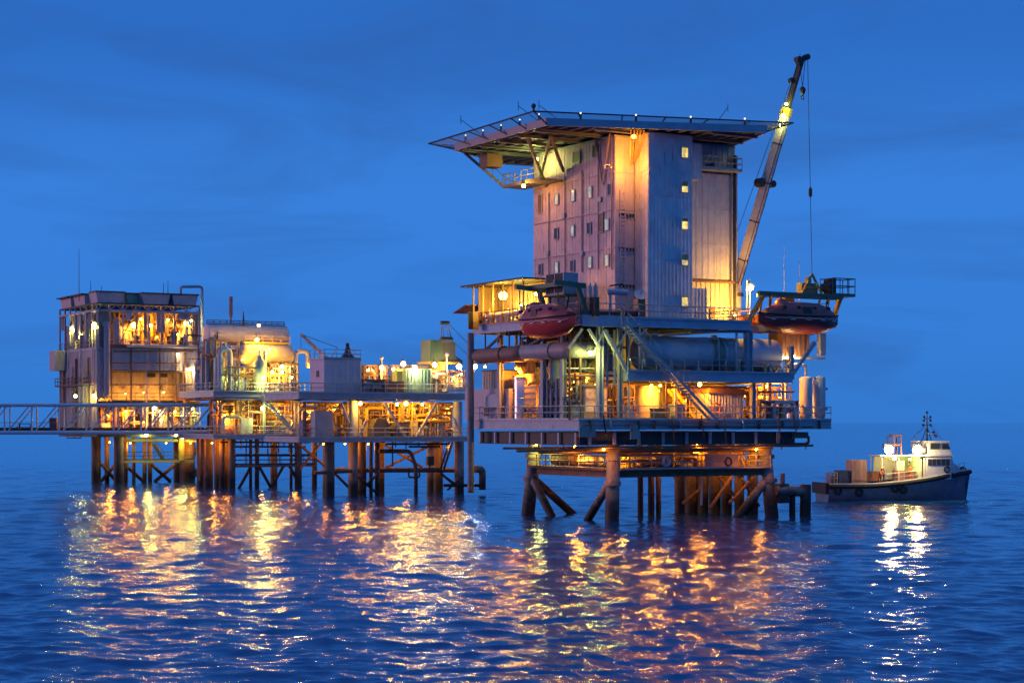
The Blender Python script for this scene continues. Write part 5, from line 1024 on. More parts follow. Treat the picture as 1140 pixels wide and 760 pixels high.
for k in range(14): px = 262 + k * 6; T.part('pipe', MB().cyl(C.P(px, 488, .6), C.P(px, 488 + 5 + (k * 7) % 15, .6), .09, n=6), DARK)
for k in range(4): u = C.U(250, 8.6) + k * 2.6; T.part('bulkhead_panel', MB().corr((u, 8.6), (u + 2.55, 8.6), CZL, CZU - .85, .4, .05, (0, -1)), MATS['bulkhead'])
T.part('stairway', MB().stairs(C.P(288, 441, -2.0), C.P(330, 484, -2.0), (0, -1, 0), .9), GALV)
skid(C, 'orange lit pipework low on the inner platform, its left half', C.U(246, 0), C.U(292, 0), .5, 6, CZL, CZU - .9, 51, nv=18, nh=16, ne=10, nb=4, ntank=2)
skid(C, 'orange lit pipework low on the inner platform, behind its stairway', C.U(294, 0), C.U(336, 0), .5, 6, CZL, CZU - .9, 52, nv=18, nh=14, ne=9, nb=3, ntank=1)
skid(C, 'pipes and vessels in front of the glowing yellow drum', C.U(255, 0), C.U(300, 0), .3, 3.5, CZU, C.Z(408, 4, 0), 53, nv=18, nh=12, ne=10, nb=3, ntank=2)
skid(C, 'greenish lit pipes right of the yellow drum', C.U(302, 0), C.U(333, 0), .3, 3.5, CZU, C.Z(404, 8, 0), 54, nv=12, nh=8, ne=7, nb=4, ntank=1)
skid(C, 'tall pipes rising left of the yellow drum toward the processing block', C.U(226, 4), C.U(264, 4), 3.5, 7, CZU, C.Z(378, 0, 4), 55, nv=14, nh=10, ne=8, nb=2, ntank=1, mats=(GREY, PIPEG, RUST, PIPEW))
skid(C, 'pipes in shadow behind and below the yellow drum', C.U(268, 6), C.U(330, 6), 5.6, 6.8, CZU, C.Z(396, 4, 6), 56, nv=14, nh=10, ne=6, nb=4, ntank=0, mats=(BROWN, PIPEG, RUST))
skid(B, 'low pipes and hoses along the upper deck rail before the pale cabin and the crate', B.U(404, -1.6), B.U(430, -1.6), -1.6, -.6, BZU, BZU + 1.6, 47, nv=6, nh=6, ne=5, nb=3, ntank=0, mats=(RUST, PIPEG, PIPEW))
skid(B, 'pipe stacks behind the sea green container', B.U(432, 4), B.U(480, 4), 3, 5.5, BZU, B.Z(406, 6, 4), 48, nv=12, nh=7, ne=8, nb=3, ntank=2, mats=(PIPEW, PIPEG, RUST))
v = 3.5; c0, c1 = C.P(266, 394, v), C.P(326, 394, v); t = Thing('horizontal_drum', 'yellow lit horizontal drum with domed ends high on the inner left platform', 'tank', C, ((c0[0] + c1[0]) / 2, v, CZU))
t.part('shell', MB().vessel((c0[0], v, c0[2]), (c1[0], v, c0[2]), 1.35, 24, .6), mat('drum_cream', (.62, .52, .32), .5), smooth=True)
for px in (278, 312): u = C.U(px, v); t.part('saddle', MB().box(u - .2, u + .2, v - .9, v + .9, CZU + .004, c0[2] - .9), GREY)
t.part('catwalk', MB().box(c0[0] + .6, c1[0] - .6, v - .5, v + .5, c0[2] + 1.36, c0[2] + 1.44), YELLOW); t.part('guard_rail', MB().rail([(c0[0] + .6, v - .5, c0[2] + 1.44), (c1[0] - .6, v - .5, c0[2] + 1.44)], .9, 1.2, .035), YELLOW)
for px, zt_, uo, lb in ((245, 386, 256, 'thick grey inverted-U pipe left of the yellow drum'), (289, 386, 295, 'small inverted-U pipe in front of the yellow drum'), (329, 388, 343, 'inverted-U pipe glowing yellow right of the yellow drum')):
    v = 1.2 if px != 329 else 3.0; a, b = C.P(px, zt_, v), C.P(uo, zt_, v); zz = a[2] - .3
    t = Thing('loop_pipe', lb, 'pipe', C, (a[0], v, CZU), 'inverted-U pipes'); r_ = .33 if px != 289 else .25
    t.part('pipe', MB().pipe([(a[0], v, CZU + .004), (a[0], v, zz), (b[0], v, zz), (b[0], v, CZU + .004 if px != 329 else zz - 2.2)], r_, r_ * 2.2, 12), PIPEW, smooth=True)
    t.part('flange', MB().cyl((a[0], v, CZU + .3), (a[0], v, CZU + .42), r_ * 1.45, n=12), GREY)
v = .8; u0 = C.U(289, v); t = Thing('upright_vessel', 'pale green upright vessel with a conical top below the yellow drum', 'tank', C, (u0, v, CZU)); zt_ = C.Z(396, u0, v)
t.part('shell', MB().lathe((u0, v, CZU + .004), (u0, v, zt_), [(0, .85), (zt_ - CZU - .9, .85), (zt_ - CZU - .3, .4), (zt_ - CZU, .35)], 20), mat('vessel_green', (.40, .46, .36), .45, rust=.1), smooth=True); t.part('band', MB().torus((u0, v, CZU + 1.6), (0, 0, 1), .86, .04, 20, 4), GREY)
v = .6; u0 = C.U(247, v); t = Thing('upright_vessel', 'tall grey-green upright column left of the yellow drum', 'tank', C, (u0 , v + .9, CZU)); zt_ = C.Z(396, u0, v + 1)
t.part('shell', MB().vessel((u0 + .2, v + 1.5, CZU + .004), (u0 + .2, v + 1.5, zt_), .7, 18), MATS['vessel_green'], smooth=True); t.part('band', MB().torus((u0 + .2, v + 1.5, CZU + 2), (0, 0, 1), .71, .04, 20, 4), GREY)
# big pale vessel behind
v = 8.0; c0, c1 = C.P(228, 372, v), C.P(319, 372, v); t = Thing('horizontal_vessel', 'long pale pink horizontal vessel with a railed top behind the yellow drum', 'tank', C, ((c0[0] + c1[0]) / 2, v, CZU)); rr = 1.35
t.part('shell', MB().vessel((c0[0], v, c0[2]), (c1[0], v, c0[2]), rr, 26, .15), mat('vessel_pink', (.56, .48, .46), .45), smooth=True)
for px in (236, 262, 290, 312): u = C.U(px, v); t.part('saddle', MB().box(u - .22, u + .22, v - 1, v + 1, CZU + .004, c0[2] - 1), GREY)
t.part('guard_rail', MB().rail([(c0[0] + .3, v, c0[2] + rr - .05), (c1[0] - .3, v, c0[2] + rr - .05)], .55, .9, .05), DARK)
for px, py in ((271, 349), (242, 371)): p = C.P(px, py, v - 1.6); t.part('vent_cone', MB().cyl((p[0], p[1], p[2] - 1.6), (p[0], p[1], p[2] + .3), .22, .04, 8), DARK)
p = C.P(257, 352, v + 2); single('vent_pole', 'lone reddish vent pole standing against the sky behind the pale pink vessel', 'pole', MB().cyl((p[0], v + 2, CZU), (p[0], v + 2, C.Z(340, p[0], v)), .12, n=8).cyl((p[0], v + 2, C.Z(352, p[0], v)), (p[0], v + 2, C.Z(329, p[0], v)), .26, n=8), mat('vent_red', (.3, .17, .16), .6), C, (p[0], v + 2, CZU))
# small crane boom right of the drum
v = 6; c0, c1 = C.P(366, 401, v), C.P(335, 372, v); t = Thing('small_crane', 'small lattice boom crane angled up left behind the pale cabin', 'crane', C, (c0[0], v, CZU))
mb = MB()
for o in ((-.3, 0, -.25), (.3, 0, -.25), (-.3, 0, .25), (.3, 0, .25)): mb.cyl(Vector(c0) + Vector((0, o[0], o[2])), Vector(c1) + Vector((0, o[0] * .4, o[2] * .4)), .06, n=5)
for k in range(12): s_ = 1 if k % 2 else -1; a, b = Vector(c0).lerp(Vector(c1), k / 12), Vector(c0).lerp(Vector(c1), (k + 1) / 12); mb.cyl(a + Vector((0, -.25, .25 * s_)), b + Vector((0, -.22, -.22 * s_)), .04, n=4)
t.part('boom', mb, mat('boom_pink', (.5, .36, .30), .6)); t.part('pedestal', MB().cyl((c0[0], v, CZU), (c0[0], v, c0[2]), .5, n=12).box(c0[0] - .8, c0[0] + .8, v - .6, v + .6, c0[2] - .8, c0[2] + .4), MATS['boom_pink']); t.part('boom_wire', MB().cyl(c1, C.P(376, 387, v), .04, n=4).cyl(c1, Vector(c1) - Vector((0, 0, 2.2)), .03, n=4), DARK)
t.part('gantry', MB().beam((c0[0], v, c0[2]), C.P(376, 387, v), .12, .12), MATS['boom_pink'])
for px, py, v, k, pw, r_ in ((286, 378, 1.6, 'warm', 420, .36), (288, 362, 3.0, 'white', 120, .22), (303, 414, .2, 'warm', 260, .30), (314, 408, .2, 'warm', 330, .36), (314, 414, -.2, 'white', 120, .24), (350, 408, 2, 'warm', 240, .34), (293, 420, -1.6, 'green', 300, .16), (300, 388, 1.2, 'warm', 420, .12), (270, 400, 2.0, 'warm', 240, .12),
                             (292, 454, -.6, 'green', 240, .3), (338, 454, -.6, 'warm', 300, .3), (262, 455, 2.5, 'sodium', 280, .13), (310, 458, 3, 'sodium', 300, .13), (275, 470, 3, 'sodium', 280, .13), (325, 470, 3, 'sodium', 260, .13), (250, 462, 2, 'sodium', 240, .13), (255, 420, 2, 'green', 160, .13), (325, 420, 2, 'green', 160, .13)):
    lamp(T, C.P(px, py, v), k, pw, r_)
for px, py, v in ((236, 493, 1), (255, 493, 3), (290, 492, 3), (325, 492, 3)): lamp(T, C.P(px, py, v), 'sodium', 150, .08)  # lamps added below the deck to warm the legs and sea
for px, py, v in ((360, 494, 0), (384, 494, 3), (410, 494, 3), (450, 494, 4), (500, 494, 2)): lamp(PB, B.P(px, py, v), 'sodium', 150, .08)  # added lamps under the middle platform, warm light for its legs and reflections
# ---- far left platform (A) with the processing block
A = Frame(132, 248.4); AL = A.U(72, 6) * 0 + (-3.2); AV = A.V(108, AL); AR = A.U(222, AV); AV1 = A.V(66, AL)
AZ = [A.Z(py, AL, AV) for py in (480, 447, 432, 411, 387, 345, 338, 324)]
T = Thing('production_platform', 'far left platform with the tall boxy processing block behind the footbridge', 'platform', A, (AL + 4, AV + 3, 0), 'offshore platforms')
for u, v in ((0, 0), (0, 10), (12, 0), (12, 10)): T.part('leg', MB().cyl((u, v, -3), (u, v, AZ[0] - .4), .66, n=16), LEGDK, smooth=True)
for px, v, r_ in ((119, 5, .35), (161, 5, .3), (167, 5, .3), (210, 4, .9), (205, 7, .6), (140, 4, .3), (149, 3, .25)): u = A.U(px, v); T.part('riser', MB().cyl((u, v, -3), (u, v, AZ[0] - .4), r_, n=12), LEGDK, smooth=True)
deck(T, 'lower_deck', AL, AR + 1.5, AV, AV1, AZ[0], .8, DARK)
z_ = A.Z(512, 3, 2)
T.part('walkway_beam', MB().box(A.U(135, 2), A.U(215, 2), 1.4, 2.4, z_ - .35, z_), OLIVE); T.part('guard_rail', MB().rail([(A.U(138, 1.4), 1.4, z_), (A.U(215, 1.4), 1.4, z_)], 1.1, 1.5, .05), DARK)
T.part('pipe', MB().cyl(A.P(140, 490, 2), A.P(225, 490, 2), .22, n=8), OLIVE); T.part('stairway', MB().stairs(A.P(172, 494, 2), A.P(182, 511, 2), (0, 1, 0), .8), DARK)
for a, b, c_, d_ in ((112, 515, 130, 536), (130, 515, 112, 536), (138, 516, 160, 536), (168, 516, 190, 536), (196, 516, 172, 536), (205, 492, 226, 512), (226, 492, 205, 512), (208, 514, 232, 538), (232, 514, 208, 538)): T.part('brace', MB().cyl(A.P(a, b, 4), A.P(c_, d_, 4), .25, n=8), LEGDK, smooth=True)
T.part('riser', MB().cyl(A.P(202, 484, 1.5), A.P(202, 512, 1.5), .38, n=10), YELLOW, smooth=True); T.part('hanging_frame', MB().rail([A.P(75, 488, 3), A.P(90, 488, 3)], .9, .9, .06), DARK)
skid(A, 'orange lit machinery low on the far left platform behind the footbridge, left part', A.U(112, AV + 1), A.U(160, AV + 1), AV + .8, AV + 5, AZ[0], AZ[1], 61, nv=14, nh=12, ne=9, nb=4, ntank=2)
skid(A, 'orange lit machinery low on the far left platform behind the footbridge, right part', A.U(164, AV + 1), A.U(222, AV + 1), AV + .8, AV + 5, AZ[0], AZ[1], 62, nv=18, nh=14, ne=10, nb=4, ntank=2)
for k in range(6): u = AL + .6 + (AR - AL - 1) * k / 6; T.part('bulkhead_panel', MB().corr((u, AV + 6.5), (u + (AR - AL - 1) / 6 - .03, AV + 6.5), AZ[0], AZ[1] - .2, .4, .05, (0, -1)), MATS['bulkhead'])
PT = T
T = Thing('processing_block', 'tall boxy processing block with brightly lit open storey and four hooded roof boxes', 'building', A, (AL + 6, AV + 6, AZ[0]))
PINKC = mat('pink_clad', (.46, .36, .36), .6, var=.2, streak=.4); GREYC = mat('greyclad', (.50, .46, .48), .55, var=.15, streak=.3); BRNC = mat('brownclad', (.34, .25, .2), .6, var=.2, streak=.4)
T.part('floor', MB().box(AL, AR, AV, AV1, AZ[1] - .2, AZ[1] + .1), DARK)
T.part('core', MB().box(AL + .6, AR - .4, AV + 2.1, AV1 - .2, AZ[1] + .12, AZ[4] - .25), BRNC)
T.part('floor', MB().box(AL - .1, AR + .1, AV - .1, AV1, AZ[4] - .22, AZ[4]), GREY)
n = 6
for k in range(n):
    a = AL + 1.4 + (AR - AL - 1.4) * k / n; b = AL + 1.4 + (AR - AL - 1.4) * (k + 1) / n
    T.part('cladding_panel', MB().corr((a + .02, AV), (b - .02, AV), AZ[3], AZ[4] - .24, .5, .05, (0, -1), back=.2), GREYC)
    T.part('cladding_panel', MB().corr((a + .02, AV + 1.8), (b - .02, AV + 1.8), AZ[2] + .1, AZ[3], .5, .05, (0, -1), back=.2), BRNC)
T.part('cladding_panel', MB().corr((AL, AV), (AL + 1.38, AV), AZ[1] + .4, AZ[4] - .24, .45, .05, (0, -1), back=.2), PINKC)
T.part('ceiling', MB().box(AL + 1.4, AR, AV + .25, AV + 1.85, AZ[3] - .1, AZ[3] + .05), DARK)
for k in range(8):
    a = AV + (AV1 - AV) * k / 8; b = AV + (AV1 - AV) * (k + 1) / 8
    T.part('cladding_panel', MB().corr((AL, b - .02), (AL, a + .02), AZ[0] + .1, AZ[4] - .24, .5, .05, (-1, 0), back=.2), PINKC)
T.part('louvre', MB().box(A.U(163, AV + 1.7), A.U(173, AV + 1.7), AV + 1.66, AV + 1.72, AZ[3] - .9, AZ[3] - .4), BLACK); T.part('louvre', MB().box(A.U(178, AV + 1.7), A.U(186, AV + 1.7), AV + 1.66, AV + 1.72, AZ[3] - .9, AZ[3] - .4), BLACK)
for k in range(9):
    v = AV + 1.2 + k * 1.9; T.part('pipe', MB().cyl((AL - .25, v, AZ[0]), (AL - .25, v, AZ[4] - (k % 3) * 1.2), (.09, .16, .12)[k % 3], n=8), (GREYC, RUST, PINKC)[k % 3], smooth=True)
T.part('catwalk', MB().box(AL - .9, AL - .3, AV + .5, AV1 - 1, AZ[2] + .4, AZ[2] + .5), DARK); T.part('guard_rail', MB().rail([(AL - .9, AV1 - 1, AZ[2] + .5), (AL - .9, AV + .5, AZ[2] + .5)], 1.1, 1.4, .05), RUST)
T.part('guard_rail', MB().rail([(AL + 1.5, AV + .1, AZ[1] + .1), (AR, AV + .1, AZ[1] + .1)], 1.1, 1.3, .05), RUST)
for px in (124, 146, 163, 178, 196, 206): u = A.U(px, AV - .2); T.part('pipe', MB().cyl((u, AV - .2, AZ[1]), (u, AV - .2, AZ[4] + (px % 4) * .5), .07 + .03 * (px % 3), n=8), (RUST, GREYC)[px % 2], smooth=True)
for py, a, b in ((391, 126, 215), (404, 122, 200), (414, 124, 222), (428, 118, 222)): p, q = A.P(a, py, AV - .25), A.P(b, py, AV - .25); T.part('pipe', MB().cyl(p, q, .09, n=8), RUST, smooth=True)
T.part('wall_cabin', MB().box(AL - 1.6, AL - .1, AV1 - 3.5, AV1 - .6, A.Z(413, AL, AV1), A.Z(391, AL, AV1)), PINKC)
# open storey: columns, back wall, balcony rails
T.part('back_wall', MB().box(AL + 3.2, AL + 3.4, AV + 4.8, AV1 - .5, AZ[4], AZ[5] + .3), mat('ochre_wall', (.30, .21, .12), .6, rust=.4)); T.part('back_wall', MB().box(AL + 3.4, AR - .5, AV + 4.8, AV + 5.0, AZ[4], AZ[5] + .3), mat('ochre_wall', (.30, .21, .12), .6, rust=.4))
for k in range(9): u = AL + (AR - AL) * k / 8; T.part('column', MB().beam((u, AV + .1, AZ[4]), (u, AV + .1, AZ[6]), .2, .2), PINKC)
for k in range(1, 8): v = AV + (AV1 - AV) * k / 7; T.part('column', MB().beam((AL + .1, v, AZ[4]), (AL + .1, v, AZ[6]), .2, .2), PINKC)
T.part('ring_beam', MB().beam((AL, AV, AZ[5]), (AR, AV, AZ[5]), .25, .3), PINKC); T.part('ring_beam', MB().beam((AL, AV, AZ[5]), (AL, AV1, AZ[5]), .25, .3), PINKC)
for k in range(8):
    u0, u1 = AL + (AR - AL) * k / 8, AL + (AR - AL) * (k + 1) / 8; T.part('truss_bar', MB().beam((u0, AV + .05, AZ[5]), ((u0 + u1) / 2, AV + .05, AZ[6]), .1, .1).beam(((u0 + u1) / 2, AV + .05, AZ[6]), (u1, AV + .05, AZ[5]), .1, .1), PINKC)
T.part('roof', MB().box(AL, AR, AV, AV1, AZ[6], AZ[6] + .2), DARK)
T.part('guard_rail', MB().rail([(AL, AV1, AZ[4]), (AL, AV, AZ[4]), (AR, AV, AZ[4])], 1.15, 1.3, .05), PINKC); T.part('pipe', MB().cyl((AL + 4, AV - .3, AZ[4] + .35), (AR, AV - .3, AZ[4] + .35), .22, n=8), GREYC, smooth=True)
for a, b, h0, h1 in ((109, 121, 0, 1), (126, 133, 0, .8), (160, 164, 0, 1), (174, 184, .45, 1), (190, 197, 0, .5), (214, 221, 0, 1), (140, 147, .75, 1), (198, 212, .8, 1)):
    T.part('wind_wall', MB().corr((A.U(a, AV + .25), AV + .25), (A.U(b, AV + .25), AV + .25), AZ[4] + (AZ[5] - AZ[4]) * h0, AZ[4] + (AZ[5] - AZ[4]) * h1, .4, .05, (0, -1)), (PINKC, BRNC, GREYC)[a % 3])
for k, (h0, h1) in enumerate(((0, .6), (.5, 1), (0, 1), (0, .4), (.3, 1), (0, 1), (0, .7), (.6, 1))):
    a = AV + (AV1 - AV) * k / 8; T.part('wind_wall', MB().corr((AL + .25, a + (AV1 - AV) / 8 * .95), (AL + .25, a + .05), AZ[4] + (AZ[5] - AZ[4]) * h0, AZ[4] + (AZ[5] - AZ[4]) * h1, .4, .05, (-1, 0)), (PINKC, BRNC)[k % 2])
for a, b in ((132, 150), (165, 152), (186, 200), (204, 190)): T.part('brace', MB().beam(A.P(a, 386, AV + .2), A.P(b, 346, AV + .2), .12, .12), RUST)
for px in (129, 152, 171, 188, 203): u = A.U(px, AV + .6); T.part('cabinet', MB().box(u - .35, u + .35, AV + .5, AV + .9, AZ[4] + .02, AZ[4] + 1.2 + .3 * (px % 3)), (BROWN, GREY, DARK)[px % 3])
T.part('kick_panel', MB().box(AL + 1, AR, AV - .06, AV - .02, AZ[4] + .02, AZ[4] + .5), PIPER)
# hooded roof boxes
def hood(px0, px1, v, m):
    u0, u1 = A.U(px0, v), A.U(px1, v); zt = AZ[7]
    h = T.part('roof_hood', MB().extrude([(u0, v, AZ[6] + .2), (u0 - .3, v - .12, zt - .1), (u1 + .3, v - .12, zt - .1), (u1, v, AZ[6] + .2)], (0, 3.2, 0)), m)
    T.part('cap', MB().box(u0 - .4, u1 + .4, v - .25, v + 2.9, zt - .1, zt + .08), DARK, h)
HOODC = mat('hood_pink', (.58, .44, .42), .6, streak=.25)
hood(109, 136, AV + .3, HOODC); hood(160, 187, AV + .3, HOODC); hood(194, 218, AV + .3, HOODC); hood(142, 157, AV + 2, SEAGREEN)
for k in range(2):
    v = AV + 6.5 + k * 6.5; h = T.part('roof_hood', MB().extrude([(AL + .35, v, AZ[6] + .2), (AL + .15, v - .3, AZ[7] - .1), (AL + .15, v + 4.8, AZ[7] - .1), (AL + .3, v + 4.5, AZ[6] + .2)], (4, 0, 0)), HOODC); T.part('cap', MB().box(AL - .4, AL + 4, v - .4, v + 4.9, AZ[7] - .1, AZ[7] + .08), DARK, h)
T.part('roof_pipe', MB().pipe([A.P(201, 328, AV + 1.5), A.P(201, 319, AV + 1.5), A.P(225, 319, AV + 1.5), A.P(225, 375, AV + 1.5)], .2), BLUEGREY, smooth=True)
for px, py0, py1 in ((88, 332, 277), (101, 326, 312), (182, 324, 315), (187, 324, 312), (113, 324, 318)): p = A.P(px, py0, AV + 4); T.part('whip_aerial', MB().cyl((p[0], p[1], p[2] - .4), (p[0], p[1], A.Z(py1, p[0], p[1])), .06, .03, 5), DARK)
T.part('stack_pipe', MB().pipe([A.P(119, 440, AV - .5), A.P(119, 361, AV - .5), A.P(113, 361, AV + 1.5)], .42, .6, 12), PINKC, smooth=True)
skid(A, 'machinery glowing yellow in the open storey of the processing block, middle', A.U(132, AV + 1.5), A.U(178, AV + 1.5), AV + 1.4, AV + 4, AZ[4], AZ[5], 63, nv=18, nh=12, ne=10, nb=5, ntank=2, mats=(RUST, PIPEG, BROWN, DARK, YELLOW))
skid(A, 'pipes glowing yellow in the open storey of the processing block, right end', A.U(182, AV + 1.5), A.U(220, AV + 1.5), AV + 1.4, AV + 4, AZ[4], AZ[5], 64, nv=14, nh=10, ne=9, nb=5, ntank=2, mats=(RUST, PIPEG, BROWN, DARK, YELLOW))
skid(A, 'greenish lit pipes in the open storey at the left corner of the processing block', AL + .8, AL + 3, AV + 2, AV + 14, AZ[4], AZ[5], 65, nv=22, nh=12, ne=10, nb=7, ntank=3, mats=(RUST, PIPEG, BROWN, DARK))
for px, py, v, k, pw, r_ in ((149, 362, AV + .9, 'warm', 330, .6), (157, 355, AV + 1.2, 'warm', 110, .2), (168, 362, AV + 1.2, 'warm', 170, .28), (207, 360, AV + 1.0, 'warm', 240, .46), (213, 357, AV + .8, 'green', 120, .18), (187, 356, AV + 1, 'warm', 180, .18), (105, 361, AV + 1.5, 'green', 300, .36), (137, 365, AV + 2, 'sodium', 260, .14), (175, 375, AV + 2.5, 'sodium', 200, .12), (198, 372, AV + 2, 'warm', 220, .13),
                             (198, 394, AV - .3, 'white', 20, .17), (113, 442, AV + .6, 'warm', 260, .34), (105, 440, AV + .8, 'warm', 240, .3), (84, 441, AV + 3, 'green', 160, .3), (140, 438, AV + .9, 'warm', 160, .12), (160, 437, AV + .9, 'warm', 160, .12), (182, 437, AV + .9, 'warm', 200, .16), (120, 462, AV + .6, 'sodium', 260, .16), (140, 458, AV + .6, 'sodium', 300, .16), (172, 454, AV + .2, 'white', 200, .3), (195, 458, AV + .6, 'sodium', 260, .16), (215, 455, AV + .4, 'green', 240, .18), (160, 470, AV + .6, 'sodium', 200, .13)):
    lamp(T, A.P(px, py, v), k, pw, r_)
for px, py, v in ((80, 365, AV + 12), (90, 372, AV + 9)): lamp(T, A.P(px, py, v), 'green', 160, .22)
for px, py, v in ((122, 492, 3), (145, 493, 4), (185, 493, 4), (212, 493, 2)): lamp(PT, A.P(px, py, v), 'sodium', 150, .08)  # added under-deck lamps that warm the far left legs and the water
lamp(PT, A.P(163, 483.5, AV - .3), 'green', 260, .28); lamp(PT, A.P(196, 484, AV - .2), 'white', 90, .14); lamp(PT, A.P(235, 489, AV - .2), 'white', 90, .14); lamp(PT, A.P(203, 488, .6), 'green', 120, .1)
# pipe gallery between the processing block and the yellow drum
u0, u1 = A.U(208, AV - 1), A.U(246, AV - 1)
t = Thing('pipe_gallery', 'tall rack of thick grey looping pipes right of the processing block', 'pipework', A, ((u0 + u1) / 2, AV, AZ[0]))
t.part('rack_floor', MB().box(u0 - .5, u1 + .5, AV - 1.6, AV + 2, AZ[1] + .2, AZ[1] + .4), PIPER)
for px0, px1, pt, r_ in ((217, 236, 404, .32), (238, 248, 399, .34), (222, 242, 417, .26), (218, 233, 413, .22)):
    a, b = A.P(px0, pt, AV - .9), A.P(px1, pt, AV - .9); t.part('pipe', MB().pipe([(a[0], AV - .9, AZ[1] + .4), (a[0], AV - .9, a[2]), (b[0], AV - .9, a[2]), (b[0], AV - .9, AZ[1] - (2.5 if px1 == 248 else -.4))], r_, r_ * 2, 12), GREYC, smooth=True)
process_area(t, u0, u1, AV, AV + 2, AZ[1] + .4, A.Z(372, u0, AV), 66, nv=14, nh=12, ne=8, nb=2, ntank=1, mats=(GREYC, PIPEG, PIPER, PINKC))
lamp(t, A.P(211, 411, AV - .6), 'white', 140, .26); lamp(t, A.P(228, 420, AV - .3), 'warm', 160, .12); lamp(t, A.P(236, 445, AV - .4), 'warm', 200, .14)
for u in (u0, u1): t.part('post', MB().beam((u, AV, AZ[0]), (u, AV, A.Z(372, u0, AV)), .25, .25), GREYC)
# ------------------------------------------------------------------ footbridge
G = Frame(xy=(0, 238), rot=0); gx = lambda px: (px - 570) / FPX * 238
gz0, gz1 = EYE - 11.3 * 238 / FPX, EYE + 19.3 * 238 / FPX
GB = mat('bridge_grey', (.62, .62, .66), .5, var=.15, rust=.2)
T = Thing('footbridge', 'grey tubular truss footbridge running in from the left edge', 'footbridge', G, (gx(140), 0, gz0))
x0, x1 = gx(-150), gx(286); bay = 30.4 * 238 / FPX
for v in (0, 2.6):
    T.part('chord', MB().cyl((x0, v, gz0), (x1, v, gz0), .25, n=12), GB, smooth=True)
    T.part('chord', MB().cyl((x0, v, gz1), (gx(236), v, gz1), .22, n=12), GB, smooth=True)
    k = 0; x = gx(5) - 5 * bay
    while x < gx(215):
        if x > x0: T.part('truss_post', MB().cyl((x, v, gz0), (x, v, gz1), .12, n=8), GB, smooth=True); T.part('diagonal', MB().cyl((x + .3, v, gz0), (x + bay - .25, v, gz1), .10, n=8), GB, smooth=True)
        x += bay
    T.part('handrail', MB().cyl((x0, v, gz0 + 1.3), (gx(230), v, gz0 + 1.3), .035, n=5), GALV)
T.part('diagonal', MB().cyl((gx(236), 0, gz1), (gx(262), 0, gz0), .14, n=8), GB, smooth=True); T.part('diagonal', MB().cyl((gx(242), .6, gz1), (gx(268), .6, gz0), .10, n=8), GB, smooth=True); T.part('diagonal', MB().cyl((gx(210), 0, gz0), (gx(236), 0, gz1), .12, n=8), GB, smooth=True)
T.part('pipe', MB().pipe([(gx(248), 0, gz1 - .55), (gx(284), 0, gz1 - .55), (gx(284), 0, gz0 + .2)], .24), GREYC, smooth=True); T.part('pipe', MB().cyl((gx(271), 0, gz0), (gx(271), 0, gz1 - .6), .16, n=8), PINKC, smooth=True)
npl = int((x1 - x0) / (bay / 2))
for k in range(npl): T.part('deck_grating', MB().box(x0 + k * bay / 2 + .02, x0 + (k + 1) * bay / 2 - .02, .25, 2.35, gz0 + .1, gz0 + .18), DARK)
for k in range(int(npl / 2)): x = x0 + k * bay; T.part('cross_beam', MB().cyl((x, 0, gz0), (x, 2.6, gz0), .1, n=6), GB); T.part('cross_beam', MB().cyl((x, 0, gz1), (x, 2.6, gz1), .1, n=6), GB) if x < gx(230) else None
T.part('pipe', MB().cyl((x0, 1.9, gz0 + .45), (x1, 1.9, gz0 + .45), .2, n=8), DARK, smooth=True)
T.part('bearing', MB().box(gx(262), gx(272), -.3, 2.9, gz0 - .9, gz0 - .26), DARK)
t = Thing('bridge_cabinet', 'small dark red equipment box standing on the footbridge', 'box', G, (gx(58), 1.3, gz0 + .18)); t.part('body', MB().box(gx(53), gx(61), .9, 1.7, gz0 + .3, gz0 + 1.9), mat('bridge_red', (.2, .08, .09), .6)); t.part('foot', MB().box(gx(53.5), gx(54.5), .9, 1.7, gz0 + .18, gz0 + .3).box(gx(59.5), gx(60.5), .9, 1.7, gz0 + .18, gz0 + .3), DARK)
t = Thing('bridge_bench', 'low dark rail stand on the footbridge left of the dark red box', 'stand', G, (gx(25), 1.3, gz0 + .18)); t.part('top', MB().box(gx(18), gx(32), 1.0, 1.5, gz0 + 1.05, gz0 + 1.13).box(gx(18), gx(32), 1.0, 1.5, gz0 + .7, gz0 + .76), DARK)
for px in (18.5, 31): t.part('leg', MB().box(gx(px), gx(px) + .08, 1.0, 1.5, gz0 + .18, gz0 + 1.05), DARK)

# ================================================================== CREW BOAT
BO = Frame(xy=((915 - 570) / FPX * 196, 196), rot=9); LB = BO.U(1079, 0) - .8
T = Thing('crew_boat', 'white and dark blue crew boat with two bright deck lights right of the platform', 'boat', BO, (LB / 2, 0, 0))
rows = []; ns = 17
def half(s): return 2.35 * (1 if s < .62 else max(.04, 1 - ((s - .62) / .38) ** 2.3))
def sheer(s): return 1.75 + 1.75 * max(0, s - .25) ** 1.5 * 1.25
for i in range(ns):
    s = i / (ns - 1); b = half(s); x = s * LB; z = sheer(s); rk = .9 * max(0, (s - .8) / .2) ** 2
    rows.append([(x + (rk if zz > .9 else rk * .35), b * y_ * (1 if zz > .6 or s < .6 else 1 - .5 * (s - .6) / .4), -.9 + (z + .9) * zz) for y_, zz in ((-1, 1), (-.98, .72), (-.9, .42), (-.6, .12), (0, 0), (.6, .12), (.9, .42), (.98, .72), (1, 1))])
mb = MB(); k = 9; mb._add([p for r_ in rows for p in r_], [(i * k + j, (i + 1) * k + j, (i + 1) * k + j + 1, i * k + j + 1) for i in range(ns - 1) for j in range(k - 1)] + [tuple(range(k)), tuple(range(ns * k - 1, (ns - 1) * k - 1, -1))])
T.part('hull', mb, mat('hull_grey', (.13, .16, .22), .4, var=.35, rust=.25), smooth=True)
